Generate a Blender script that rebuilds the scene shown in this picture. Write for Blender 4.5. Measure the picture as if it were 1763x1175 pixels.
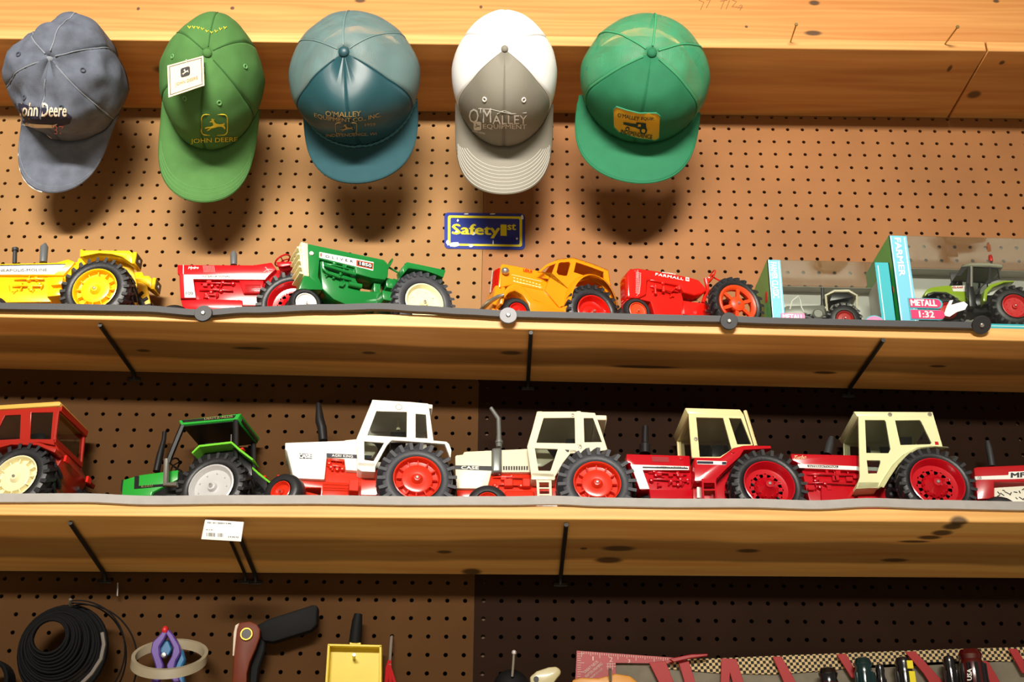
import bpy, bmesh, math, random
import numpy as np
from mathutils import Vector, Matrix, noise as mnoise
from mathutils.geometry import tessellate_polygon
from mathutils.bvhtree import BVHTree

for _o in list(bpy.data.objects):
    bpy.data.objects.remove(_o)
SC = bpy.context.scene
COL = SC.collection

# ------------------------------------------------------------------ camera
H = 1.30                                   # camera height above the workshop floor
CF, CPITCH, CYAW, CROLL = 2023.16, .43435, .00639, .00839
WALL_Y = 1.6784                            # pegboard face
_fw = Vector((math.sin(CYAW)*math.cos(CPITCH), math.cos(CYAW)*math.cos(CPITCH), math.sin(CPITCH)))
_rt = Vector((math.cos(CYAW), -math.sin(CYAW), 0))
_up = _rt.cross(_fw)
_R = _rt*math.cos(CROLL) + _up*math.sin(CROLL)
_U = _up*math.cos(CROLL) - _rt*math.sin(CROLL)
EYE = Vector((0, 0, H))
cd = bpy.data.cameras.new('camera')
cd.sensor_width = 36
cd.lens = CF/1763*36
cd.clip_start = .01
co = bpy.data.objects.new('camera', cd)
COL.objects.link(co)
co.matrix_world = Matrix(((_R.x, _U.x, -_fw.x, 0), (_R.y, _U.y, -_fw.y, 0), (_R.z, _U.z, -_fw.z, H), (0, 0, 0, 1)))
SC.camera = co

# ------------------------------------------------------------------ light and exposure
W = bpy.data.worlds.new('world')
SC.world = W
W.use_nodes = True
W.node_tree.nodes['Background'].inputs[0].default_value = (1, .86, .68, 1)
W.node_tree.nodes['Background'].inputs[1].default_value = .17
SC.view_settings.view_transform = 'Standard'
SC.view_settings.look = 'None'
SC.view_settings.exposure = 0.0
SC.view_settings.gamma = 1
SC.view_settings.use_curve_mapping = False

def lamp(name, kind, loc, aim, energy, col, **kw):
    d = bpy.data.lights.new(name, kind); d.energy = energy; d.color = col
    for k, v in kw.items(): setattr(d, k, v)
    o = bpy.data.objects.new(name, d); COL.objects.link(o)
    o.location = loc; o.rotation_euler = (Vector(aim)-Vector(loc)).to_track_quat('-Z', 'Y').to_euler()
    return o
# long fluorescent fixture behind the photographer, parallel to the wall
key = lamp('ceiling_tube', 'AREA', (-.40, -1.95, H+1.66), (-.30, WALL_Y, H+1.0), 21.5, (1, .93, .82), shape='RECTANGLE', size=2.4, size_y=.22)
key.data.spread = math.radians(38)
# added unseen fill light: its floor bounce brightens the shelf undersides
fill = lamp('bounce_fill', 'AREA', (0, -1.0, H+1.75), (0, -1.0, 0), 64, (1, .92, .80), shape='RECTANGLE', size=2.3, size_y=.16)
fill.data.spread = math.radians(96)

def ray(x, y):
    return _fw + _R*((x-881.5)/CF) + _U*((587.5-y)/CF)
def at(x, y, Y):
    d = ray(x, y)
    return EYE + d*(Y/d.y)
def atz(x, y, Z):
    d = ray(x, y)
    return EYE + d*((Z-H)/d.z)
def project(p):
    q = Vector(p)-EYE
    d = q.dot(_fw)
    return 881.5+CF*q.dot(_R)/d, 587.5-CF*q.dot(_U)/d

# ------------------------------------------------------------------ materials
def lin(c):
    return tuple(((v/255)/12.92 if v/255 <= .04045 else ((v/255+.055)/1.055)**2.4) for v in c)
_m = {}
def M(name, rgb, rough=.5, metal=0, coat=0, bump=0, bscale=400, vary=0, vscale=30, spec=.5):
    if name in _m:
        return _m[name]
    m = bpy.data.materials.new(name)
    m.use_nodes = True
    nt = m.node_tree
    b = nt.nodes['Principled BSDF']
    c = lin(rgb)
    b.inputs['Base Color'].default_value = (*c, 1)
    b.inputs['Roughness'].default_value = rough
    b.inputs['Metallic'].default_value = metal
    b.inputs['Coat Weight'].default_value = coat
    b.inputs['Coat Roughness'].default_value = .12
    b.inputs['Specular IOR Level'].default_value = spec
    g = nt.nodes.new('ShaderNodeNewGeometry')
    if vary:
        n = nt.nodes.new('ShaderNodeTexNoise')
        n.inputs['Scale'].default_value = vscale
        n.inputs['Detail'].default_value = 5
        nt.links.new(g.outputs['Position'], n.inputs['Vector'])
        r = nt.nodes.new('ShaderNodeValToRGB')
        r.color_ramp.elements[0].position = .3
        r.color_ramp.elements[1].position = .7
        r.color_ramp.elements[0].color = (*[v*(1-vary) for v in c], 1)
        r.color_ramp.elements[1].color = (*[min(1, v*(1+vary)) for v in c], 1)
        nt.links.new(n.outputs['Fac'], r.inputs['Fac'])
        nt.links.new(r.outputs['Color'], b.inputs['Base Color'])
    if bump:
        n = nt.nodes.new('ShaderNodeTexNoise')
        n.inputs['Scale'].default_value = bscale
        n.inputs['Detail'].default_value = 3
        nt.links.new(g.outputs['Position'], n.inputs['Vector'])
        bp = nt.nodes.new('ShaderNodeBump')
        bp.inputs['Strength'].default_value = bump
        bp.inputs['Distance'].default_value = .002
        nt.links.new(n.outputs['Fac'], bp.inputs['Height'])
        nt.links.new(bp.outputs['Normal'], b.inputs['Normal'])
    _m[name] = m
    return m

def wood(name, light, dark, knots=(), bands=None, rough=.45, grain=1.0):
    """pine board: grain along X in world space; knots = [(x,y,z,rx,ry,rz)], bands = [(y, shade)] heartwood streaks"""
    m = bpy.data.materials.new(name)
    m.use_nodes = True
    nt = m.node_tree
    N = nt.nodes.new
    L = nt.links.new
    b = nt.nodes['Principled BSDF']
    b.inputs['Roughness'].default_value = rough
    g = N('ShaderNodeNewGeometry')
    mp = N('ShaderNodeMapping')
    mp.inputs['Scale'].default_value = (2.2, 34, 34)
    L(g.outputs['Position'], mp.inputs['Vector'])
    n1 = N('ShaderNodeTexNoise')
    n1.inputs['Scale'].default_value = 1.0
    n1.inputs['Detail'].default_value = 6
    n1.inputs['Distortion'].default_value = .6
    L(mp.outputs['Vector'], n1.inputs['Vector'])
    mp2 = N('ShaderNodeMapping')
    mp2.inputs['Scale'].default_value = (3.2, 50, 50)
    L(g.outputs['Position'], mp2.inputs['Vector'])
    wv = N('ShaderNodeTexWave')
    wv.bands_direction = 'Z'
    wv.inputs['Scale'].default_value = .55
    wv.inputs['Distortion'].default_value = 11
    wv.inputs['Detail'].default_value = 2
    wv.inputs['Detail Scale'].default_value = 1.2
    L(mp2.outputs['Vector'], wv.inputs['Vector'])
    ad = N('ShaderNodeMath'); ad.operation = 'MULTIPLY_ADD'
    L(wv.outputs['Fac'], ad.inputs[0]); ad.inputs[1].default_value = .22*grain
    L(n1.outputs['Fac'], ad.inputs[2])
    r = N('ShaderNodeValToRGB')
    r.color_ramp.elements[0].position = .35
    r.color_ramp.elements[1].position = .95
    r.color_ramp.elements[0].color = (*lin(light), 1)
    r.color_ramp.elements[1].color = (*lin(dark), 1)
    L(ad.outputs[0], r.inputs['Fac'])
    cur = r.outputs['Color']
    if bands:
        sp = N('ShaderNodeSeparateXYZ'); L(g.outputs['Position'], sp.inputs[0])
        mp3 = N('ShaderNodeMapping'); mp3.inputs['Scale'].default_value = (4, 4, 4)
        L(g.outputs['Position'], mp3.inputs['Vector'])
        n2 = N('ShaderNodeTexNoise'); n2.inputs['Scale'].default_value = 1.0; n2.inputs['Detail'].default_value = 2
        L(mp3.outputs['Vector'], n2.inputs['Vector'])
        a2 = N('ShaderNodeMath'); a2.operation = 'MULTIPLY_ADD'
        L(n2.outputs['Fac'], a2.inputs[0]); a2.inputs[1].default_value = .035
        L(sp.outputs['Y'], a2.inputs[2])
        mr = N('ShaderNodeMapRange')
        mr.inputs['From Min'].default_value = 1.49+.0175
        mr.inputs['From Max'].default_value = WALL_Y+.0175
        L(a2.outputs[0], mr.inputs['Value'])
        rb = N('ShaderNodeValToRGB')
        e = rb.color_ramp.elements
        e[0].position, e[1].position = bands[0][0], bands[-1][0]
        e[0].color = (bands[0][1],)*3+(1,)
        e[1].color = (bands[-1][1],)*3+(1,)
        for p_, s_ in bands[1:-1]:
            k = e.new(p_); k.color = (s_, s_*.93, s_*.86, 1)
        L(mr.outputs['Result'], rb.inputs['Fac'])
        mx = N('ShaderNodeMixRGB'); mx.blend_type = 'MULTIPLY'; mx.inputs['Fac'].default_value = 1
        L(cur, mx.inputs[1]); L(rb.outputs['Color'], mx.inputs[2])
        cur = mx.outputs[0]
    for (kx, ky, kz, rx, ry, rz) in knots:
        s = N('ShaderNodeVectorMath'); s.operation = 'SUBTRACT'
        L(g.outputs['Position'], s.inputs[0]); s.inputs[1].default_value = (kx, ky, kz)
        d = N('ShaderNodeVectorMath'); d.operation = 'DIVIDE'
        L(s.outputs[0], d.inputs[0]); d.inputs[1].default_value = (rx, ry, rz)
        ln = N('ShaderNodeVectorMath'); ln.operation = 'LENGTH'
        L(d.outputs[0], ln.inputs[0])
        mr = N('ShaderNodeMapRange'); mr.interpolation_type = 'SMOOTHSTEP'
        mr.inputs['From Min'].default_value = .55; mr.inputs['From Max'].default_value = 1.15
        mr.inputs['To Min'].default_value = .9; mr.inputs['To Max'].default_value = 0
        L(ln.outputs['Value'], mr.inputs['Value'])
        mx = N('ShaderNodeMixRGB')
        L(mr.outputs['Result'], mx.inputs['Fac'])
        L(cur, mx.inputs[1]); mx.inputs[2].default_value = (.055, .028, .012, 1)
        cur = mx.outputs[0]
    L(cur, b.inputs['Base Color'])
    bp = N('ShaderNodeBump'); bp.inputs['Strength'].default_value = .12; bp.inputs['Distance'].default_value = .001
    L(ad.outputs[0], bp.inputs['Height']); L(bp.outputs['Normal'], b.inputs['Normal'])
    return m

def glassy(name, tint=(.9, .95, .92), refl=.5):
    """thin clear sheet: passes light straight through, mirrors more at glancing angles"""
    m = bpy.data.materials.new(name)
    m.use_nodes = True
    nt = m.node_tree; N = nt.nodes.new; L = nt.links.new
    nt.nodes.remove(nt.nodes['Principled BSDF'])
    t = N('ShaderNodeBsdfTransparent'); t.inputs[0].default_value = (*tint, 1)
    g = N('ShaderNodeBsdfGlossy'); g.inputs['Roughness'].default_value = .08
    ge = N('ShaderNodeNewGeometry')
    d = N('ShaderNodeVectorMath'); d.operation = 'DOT_PRODUCT'
    L(ge.outputs['Normal'], d.inputs[0]); L(ge.outputs['Incoming'], d.inputs[1])
    ab = N('ShaderNodeMath'); ab.operation = 'ABSOLUTE'; L(d.outputs['Value'], ab.inputs[0])
    mr = N('ShaderNodeMapRange'); L(ab.outputs[0], mr.inputs['Value'])
    mr.inputs['From Min'].default_value = .0; mr.inputs['From Max'].default_value = .7
    mr.inputs['To Min'].default_value = refl; mr.inputs['To Max'].default_value = .05
    x = N('ShaderNodeMixShader')
    L(mr.outputs['Result'], x.inputs[0]); L(t.outputs[0], x.inputs[1]); L(g.outputs[0], x.inputs[2])
    L(x.outputs[0], nt.nodes['Material Output'].inputs['Surface'])
    return m

# ------------------------------------------------------------------ mesh builder
class MB:
    def __init__(s):
        s.v = []; s.f = []; s.uv = None
    def add(s, vs, fs):
        n = len(s.v)
        s.v += [tuple(v) for v in vs]
        s.f += [tuple(i+n for i in f) for f in fs]
        return s
    def box(s, c, d, rot=None):
        c = Vector(c)
        vs = []
        for i in (-1, 1):
            for j in (-1, 1):
                for k in (-1, 1):
                    p = Vector((i*d[0]/2, j*d[1]/2, k*d[2]/2))
                    if rot is not None:
                        p = rot @ p
                    vs.append(c+p)
        return s.add(vs, [(0, 1, 3, 2), (4, 6, 7, 5), (0, 4, 5, 1), (2, 3, 7, 6), (0, 2, 6, 4), (1, 5, 7, 3)])
    def tube(s, pts, r, n=8, cap=True, closed=False):
        pts = [Vector(p) for p in pts]
        rs = r if isinstance(r, (list, tuple)) else [r]*len(pts)
        m = len(pts); rings = []; prev = None
        for i, p in enumerate(pts):
            if closed:
                t = pts[(i+1) % m]-pts[i-1]
            else:
                t = pts[min(i+1, m-1)]-pts[max(i-1, 0)]
            t.normalize()
            if prev is None:
                a = Vector((0, 0, 1)) if abs(t.z) < .9 else Vector((1, 0, 0))
                u = t.cross(a).normalized()
            else:
                u = (prev - t*prev.dot(t)).normalized()
            prev = u
            w = t.cross(u)
            rings.append([p + (u*math.cos(2*math.pi*k/n)+w*math.sin(2*math.pi*k/n))*rs[i] for k in range(n)])
        vs = [v for rg in rings for v in rg]; fs = []
        for i in range(m if closed else m-1):
            j = (i+1) % m
            for k in range(n):
                l = (k+1) % n
                fs.append((i*n+k, i*n+l, j*n+l, j*n+k))
        if cap and not closed:
            fs.append(tuple(range(n))[::-1]); fs.append(tuple((m-1)*n+k for k in range(n)))
        return s.add(vs, fs)
    def lathe(s, prof, o=(0, 0, 0), axis='y', n=32, close=False):
        """prof [(t, r)] along axis"""
        o = Vector(o); vs = []; fs = []
        for t, r in prof:
            for k in range(n):
                a = 2*math.pi*k/n
                c, d = r*math.cos(a), r*math.sin(a)
                p = {'y': (c, t, d), 'z': (c, d, t), 'x': (t, c, d)}[axis]
                vs.append(o+Vector(p))
        m = len(prof)
        for i in range(m if close else m-1):
            j = (i+1) % m
            for k in range(n):
                l = (k+1) % n
                fs.append((i*n+k, i*n+l, j*n+l, j*n+k))
        return s.add(vs, fs)
    def ball(s, c, r, n=12, m=8, rot=None):
        c = Vector(c); r = r if isinstance(r, (tuple, list)) else (r, r, r)
        vs = []; fs = []
        for i in range(m+1):
            ph = math.pi*i/m
            for k in range(n):
                a = 2*math.pi*k/n
                p = Vector((r[0]*math.sin(ph)*math.cos(a), r[1]*math.sin(ph)*math.sin(a), r[2]*math.cos(ph)))
                if rot is not None:
                    p = rot @ p
                vs.append(c+p)
        for i in range(m):
            for k in range(n):
                l = (k+1) % n
                fs.append((i*n+k, (i+1)*n+k, (i+1)*n+l, i*n+l))
        return s.add(vs, fs)
    def prism(s, poly, y0, y1, holes=(), fmap=None):
        """poly [(x,z)] extruded along y (y0..y1), with holes"""
        loops = [list(poly)]+[list(h) for h in holes]
        flat = [p for l in loops for p in l]
        tris = tessellate_polygon([[Vector((p[0], p[1], 0)) for p in l] for l in loops])
        n = len(flat)
        vs = [(p[0], y0, p[1]) for p in flat]+[(p[0], y1, p[1]) for p in flat]
        fs = [tuple(t) for t in tris]+[tuple(i+n for i in t[::-1]) for t in tris]
        k = 0
        for l in loops:
            m = len(l)
            for i in range(m):
                a, b = k+i, k+(i+1) % m
                fs.append((a, b, b+n, a+n))
            k += m
        return s.add(vs, fs)
    def sheet(s, rows, thick=None, nrm=None):
        """grid of points rows[i][j]"""
        n = len(rows[0]); vs = [p for r in rows for p in r]; fs = []
        for i in range(len(rows)-1):
            for j in range(n-1):
                fs.append((i*n+j, i*n+j+1, (i+1)*n+j+1, (i+1)*n+j))
        return s.add(vs, fs)
    def mesh(s, name, bevel=0, seg=1, sharp=38, flip=True):
        me = bpy.data.meshes.new(name)
        me.from_pydata(s.v, [], s.f)
        bm = bmesh.new(); bm.from_mesh(me)
        bmesh.ops.remove_doubles(bm, verts=bm.verts, dist=1e-6)
        if flip:
            bmesh.ops.recalc_face_normals(bm, faces=bm.faces)
        if bevel:
            bmesh.ops.dissolve_limit(bm, angle_limit=.01, verts=bm.verts, edges=bm.edges)
            es = [e for e in bm.edges if len(e.link_faces) == 2 and e.calc_face_angle(0) > .5]
            bmesh.ops.bevel(bm, geom=es, offset=bevel, segments=seg, profile=.5, affect='EDGES', clamp_overlap=True)
        bm.to_mesh(me); bm.free()
        me.shade_smooth()
        me.set_sharp_from_angle(angle=math.radians(sharp))
        return me
    def build(s, name, mat, parent=None, bevel=0, seg=1, sharp=38, flip=True, center=False):
        me = s.mesh(name, bevel, seg, sharp, flip)
        me.materials.append(mat)
        o = bpy.data.objects.new(name, me)
        COL.objects.link(o)
        if parent:
            o.parent = parent
        elif center and len(me.vertices):
            co_ = [v.co for v in me.vertices]
            c = Vector(((min(v.x for v in co_)+max(v.x for v in co_))/2, (min(v.y for v in co_)+max(v.y for v in co_))/2, min(v.z for v in co_)))
            me.transform(Matrix.Translation(-c)); o.location = c
        return o

def tag(o, label, cat, group=None, kind=None):
    if label: o['label'] = label
    if cat: o['category'] = cat
    if group: o['group'] = group
    if kind: o['kind'] = kind
    return o
def empty(name, label=None, cat=None, group=None, kind=None, mw=None):
    o = bpy.data.objects.new(name, None)
    o.empty_display_size = .02
    COL.objects.link(o)
    if mw is not None:
        o.matrix_world = mw
    return tag(o, label, cat, group, kind)

_tc = {}
def text2d(body, shear=0, bold=0, res=2, sp=1.0):
    """text outline mesh in its own bounding box normalised to 0..1 -> (verts2d, faces)"""
    k = (body, shear, bold, res, sp)
    if k in _tc: return _tc[k]
    cu = bpy.data.curves.new('txt', 'FONT')
    cu.body = body; cu.shear = shear; cu.resolution_u = res; cu.space_character = sp
    ob = bpy.data.objects.new('txt', cu); COL.objects.link(ob)
    bpy.context.view_layer.update()
    me = bpy.data.meshes.new_from_object(ob.evaluated_get(bpy.context.evaluated_depsgraph_get()))
    vs = [(v.co.x, v.co.y) for v in me.vertices]
    fs = [tuple(p.vertices) for p in me.polygons]
    bpy.data.objects.remove(ob); bpy.data.curves.remove(cu); bpy.data.meshes.remove(me)
    xs = [v[0] for v in vs]; ys = [v[1] for v in vs]
    x0, x1, y0, y1 = min(xs), max(xs), min(ys), max(ys)
    vs = [((x-x0)/(x1-x0), (y-y0)/(y1-y0)) for x, y in vs]
    if bold:      # heavier strokes: overlay slightly shifted copies
        n = len(vs); hx, hy = bold/(x1-x0)*1.6, bold/(y1-y0)*1.2
        fs = [tuple(i+n*q for i in f) for q in range(3) for f in fs]
        vs = [(x+dx*hx, y+dy*hy, l) for l, (dx, dy) in enumerate(((-1, -.5), (1, -.5), (0, 1))) for x, y in vs]
    else:
        vs = [(x, y, 0) for x, y in vs]
    _tc[k] = (vs, fs)
    return _tc[k]
def text_quad(mb, body, p00, p10, p01, **kw):
    vs, fs = text2d(body, **kw)
    p00, p10, p01 = Vector(p00), Vector(p10), Vector(p01)
    n = (p10-p00).cross(p01-p00).normalized()*.00014
    return mb.add([p00+(p10-p00)*u+(p01-p00)*v+n*l for u, v, l in vs], fs)

# zoom windows used while measuring: origin and scale in photograph pixels
ZW = dict(A=(0, 400, .17016), a=(0, 400, .1361), B=(280, 400, .14748), C=(490, 400, .17584), D=(760, 350, .18151), E=(1060, 440, .15882),
          F=(1290, 390, .26829), f=(1480, 400, .16052), G=(0, 660, .18719), H=(180, 690, .17016), I=(460, 680, .19285), J=(770, 690, .19285),
          K=(1060, 690, .19285), L=(1350, 690, .23426), p=(0, 0, 1))
def zq(z, s):
    ox, oy, k = ZW[z]
    return [(ox+float(a)*k, oy+float(b)*k) for a, b in (t.split(',') for t in s.split())]
fl = MB().box((0, 0, -.02), (9, 9, .04)).build('floor', M('concrete', (196, 184, 164), .8, vary=.12, vscale=3))
tag(fl, 'grey concrete workshop floor', None, kind='structure')
# ------------------------------------------------------------------ wall of pegboard
def pegboard(name, x0, x1, z0, z1, gx, gz, mat, parent):
    """sheet with real 1/4 inch holes on a 1 inch grid through (gx, gz)"""
    P = .0254; r = .0031; T = .005; n = 10
    i0 = math.ceil((x0+.008-gx)/P); i1 = math.floor((x1-.008-gx)/P)
    j0 = math.ceil((z0+.008-gz)/P); j1 = math.floor((z1-.008-gz)/P)
    ring = [(math.cos(2*math.pi*(k+.5)/n)*r, math.sin(2*math.pi*(k+.5)/n)*r) for k in range(n)]
    def sq(a):
        c, s = math.cos(a), math.sin(a); k = max(abs(c), abs(s)); return c/k*P/2, s/k*P/2
    out = [sq(2*math.pi*(k+.5)/n) for k in range(n)]
    corners = {}
    cell_v = [(*p, 0) for p in ring]+[(*p, 0) for p in out]+[(*p, T) for p in ring]
    cell_f = []
    for k in range(n):
        l = (k+1) % n
        cell_f.append((k, l, n+l, n+k))
        cell_f.append((k, 2*n+k, 2*n+l, l))
        # corner fill
        a, b = out[k], out[l]
        if abs(a[0]-b[0]) > 1e-9 and abs(a[1]-b[1]) > 1e-9:
            cx = math.copysign(P/2, a[0]+b[0]); cy = math.copysign(P/2, a[1]+b[1])
            cell_v.append((cx, cy, 0)); cell_f.append((n+k, n+l, len(cell_v)-1))
    vs = []; fs = []
    for i in range(i0, i1+1):
        for j in range(j0, j1+1):
            b = len(vs); cx, cz = gx+i*P, gz+j*P
            vs += [(cx+u, WALL_Y+t, cz+v) for u, v, t in cell_v]
            fs += [tuple(b+q for q in f) for f in cell_f]
    m = MB(); m.v = vs; m.f = fs
    # margins
    ax0, ax1 = gx+(i0-.5)*P, gx+(i1+.5)*P; az0, az1 = gz+(j0-.5)*P, gz+(j1+.5)*P
    for (a, b, c, d) in ((x0, ax0, z0, z1), (ax1, x1, z0, z1), (ax0, ax1, z0, az0), (ax0, ax1, az1, z1)):
        if b-a > 1e-5 and d-c > 1e-5:
            m.add([(a, WALL_Y, c), (b, WALL_Y, c), (b, WALL_Y, d), (a, WALL_Y, d)], [(0, 1, 2, 3)])
    # edges of the sheet
    for (a, b) in (((x0, z0), (x1, z0)), ((x1, z0), (x1, z1)), ((x1, z1), (x0, z1)), ((x0, z1), (x0, z0))):
        m.add([(a[0], WALL_Y, a[1]), (b[0], WALL_Y, b[1]), (b[0], WALL_Y+T, b[1]), (a[0], WALL_Y+T, a[1])], [(0, 1, 2, 3)])
    return m.build(name, mat, parent, flip=False)

wall = empty('wall_back', 'brown pegboard wall behind the shelves', None, kind='structure', mw=Matrix.Translation((0, WALL_Y+.03, H-.2)))
def unparent_loc(o, par):
    o.matrix_parent_inverse = par.matrix_world.inverted()
bpy.context.view_layer.update()
PEG = [  # c and d, lower sheets: colour darkened for shade; d also a darker board
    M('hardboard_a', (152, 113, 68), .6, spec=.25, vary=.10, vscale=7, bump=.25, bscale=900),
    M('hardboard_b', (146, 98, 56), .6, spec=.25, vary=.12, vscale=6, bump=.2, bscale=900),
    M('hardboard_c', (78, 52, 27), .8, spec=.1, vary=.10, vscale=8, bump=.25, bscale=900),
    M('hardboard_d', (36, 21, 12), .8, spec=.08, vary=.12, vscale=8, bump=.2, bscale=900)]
SEAM = -.0395
zm = H+.722
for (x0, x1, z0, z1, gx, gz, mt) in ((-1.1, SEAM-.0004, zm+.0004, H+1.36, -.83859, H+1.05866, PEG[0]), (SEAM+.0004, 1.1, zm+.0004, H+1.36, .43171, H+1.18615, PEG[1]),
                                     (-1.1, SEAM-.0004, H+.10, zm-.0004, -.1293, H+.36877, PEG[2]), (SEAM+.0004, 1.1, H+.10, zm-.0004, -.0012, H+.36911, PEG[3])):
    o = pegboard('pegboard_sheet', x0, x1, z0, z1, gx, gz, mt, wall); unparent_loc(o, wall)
mb = MB().box((0, WALL_Y+.04, H+.73), (2.3, .01, 1.4))
o = mb.build('back_panel', M('cavity_dark', (30, 24, 18), .9), wall); unparent_loc(o, wall)
for sx in (-.85, -.0266, .79):
    mb = MB().box((sx, WALL_Y+.020, H+.73), (.036, .028, 1.36))
    o = mb.build('furring_strip', M('stud_wood', (84, 58, 34), .7), wall); unparent_loc(o, wall)

# ------------------------------------------------------------------ shelves
BT = .0195
def knot(x, y, Y=None, Z=None, r=(.008, .008, .008)):
    p = at(x, y, Y) if Y is not None else atz(x, y, Z)
    return (*p, *r)
zs1 = H+1.214
k1 = [knot(1635, 118, Z=zs1, r=(.004, .010, .006)), knot(1677, 163, Z=zs1, r=(.013, .012, .008)), knot(1725, 108, Z=zs1, r=(.005, .006, .006)), knot(285, 120, Z=zs1, r=(.022, .012, .008)), knot(1010, 118, Z=zs1, r=(.005, .006, .006))]
wood1 = wood('pine_top_shelf', (238, 182, 110), (208, 144, 78), k1, bands=[(0, .95), (.2, .95), (.32, .74), (.85, .70), (.93, .8), (1, .8)])  # bands: slight heartwood, deepened to put shade on the underside
JX = atz(1702, 84, zs1).x
for i, (a, b) in enumerate(((-1.05, JX-.0012), (JX+.0012, 1.05))):
    mb = MB().box(((a+b)/2, (1.497+WALL_Y)/2, zs1+BT/2), (b-a, WALL_Y-.0005-1.497, BT))
    tag(mb.build('shelf_board', wood1, bevel=.0012, center=True), ['long top pine shelf board with caps hanging from its front edge', 'short end of the top pine shelf at far right past the butt joint'][i], 'shelf', 'pine shelf boards')
k0 = [knot(1402, 5, Y=1.503, r=(.010, .01, .006)), knot(1400, 57, Y=1.503, r=(.016, .01, .006)), knot(1715, 2, Y=1.503, r=(.006, .01, .004)), knot(1285, 46, Y=1.503, r=(.003, .006, .003)), knot(238, 15, Y=1.503, r=(.003, .01, .004)), knot(400, 14, Y=1.503, r=(.004, .01, .004)), knot(620, 1, Y=1.503, r=(.01, .01, .005)), knot(828, 12, Y=1.503, r=(.003, .01, .004))]
woodF = wood('pine_fascia', (214, 152, 84), (190, 120, 56), k0, grain=1.0)
mb = MB().box((0, 1.503+.0095, zs1+BT+.0705), (2.1, .019, .14))
fas = tag(mb.build('fascia_board', woodF, bevel=.001, center=True), 'upright pine board standing on the top shelf with pencil marks', 'board')
# pencil marks on the fascia
mb = MB()
for st in ('1203,0 1212,4 1206,17', '1216,0 1223,0 1216,14', '1240,2 1252,0', '1247,1 1241,16', '1256,1 1250,16', '1261,0 1268,3 1260,12 1270,12', '1276,8 1270,14 1279,13', '1278,9 1274,18'):
    mb.tube([at(float(t.split(',')[0]), float(t.split(',')[1]), 1.5028) for t in st.split()], .0005, 5)
o = mb.build('pencil_mark', M('pencil', (150, 104, 62), .6), fas); o.matrix_parent_inverse = fas.matrix_world.inverted() if False else Matrix.Translation(-fas.location)

# middle shelf (slightly out of level) and lower shelf (tipped back on its hooks)
def frame(o, slope, tilt):
    ex = Vector((1, 0, slope)).normalized()
    ey = Vector((0, math.cos(tilt), -math.sin(tilt)))
    ez = ex.cross(ey).normalized(); ey = ez.cross(ex)
    o = Vector(o)
    return Matrix(((ex.x, ey.x, ez.x, o.x), (ex.y, ey.y, ez.y, o.y), (ex.z, ey.z, ez.z, o.z), (0, 0, 0, 1)))
S2 = frame((0, 1.491, H+.7103), -.0135, 0)          # front lower edge of the board
S3 = frame((0, 1.494, H+.4362), .003, math.radians(9.8))
UP = Matrix.Translation((0, 0, BT))
S2T, S3T = S2 @ UP, S3 @ UP                          # board top planes
def onplane(S, x, y, z=0):
    """pixel -> point on the plane z of a shelf frame, in frame coordinates"""
    Mi = S.inverted(); o = Mi @ EYE; d = Mi.to_3x3() @ ray(x, y)
    return o + d*((z-o.z)/d.z)
def pk(S, x, y, r):
    return (*(S @ onplane(S, x, y)), *r)
k2 = [pk(S2, 635, 608, (.012, .006, .006)), pk(S2, 247, 604, (.012, .006, .006)), pk(S2, 430, 600, (.030, .006, .006)), pk(S2, 880, 608, (.018, .008, .006)), pk(S2, 1110, 632, (.06, .006, .006)), pk(S2, 1615, 631, (.014, .005, .005)), pk(S2, 1420, 642, (.02, .006, .006))]
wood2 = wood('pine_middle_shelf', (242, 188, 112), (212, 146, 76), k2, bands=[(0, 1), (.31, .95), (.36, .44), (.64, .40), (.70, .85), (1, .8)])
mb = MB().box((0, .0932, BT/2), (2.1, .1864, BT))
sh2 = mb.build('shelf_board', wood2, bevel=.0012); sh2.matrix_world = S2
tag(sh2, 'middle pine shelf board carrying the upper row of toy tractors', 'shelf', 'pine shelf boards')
k3 = [pk(S3, 765, 951, (.012, .006, .006)), pk(S3, 1065, 945, (.026, .010, .006)), pk(S3, 1048, 965, (.022, .012, .006)), pk(S3, 812, 985, (.016, .014, .006)), pk(S3, 1288, 949, (.018, .007, .006)), pk(S3, 1540, 965, (.022, .007, .006)), pk(S3, 1005, 945, (.006, .004, .006)),
      pk(S3, 1652, 899, (.014, .012, .010)), pk(S3, 1640, 907, (.015, .011, .008)), pk(S3, 1622, 918, (.016, .010, .006)), pk(S3, 1600, 926, (.018, .007, .005)), pk(S3, 1573, 933, (.024, .004, .004))]
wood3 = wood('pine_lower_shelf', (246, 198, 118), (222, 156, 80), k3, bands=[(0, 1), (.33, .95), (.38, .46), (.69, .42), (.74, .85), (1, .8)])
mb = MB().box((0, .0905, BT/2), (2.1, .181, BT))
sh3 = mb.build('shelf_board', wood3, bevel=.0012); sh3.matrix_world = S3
tag(sh3, 'lower pine shelf board tipped back, carrying the cab tractors', 'shelf', 'pine shelf boards')

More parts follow.
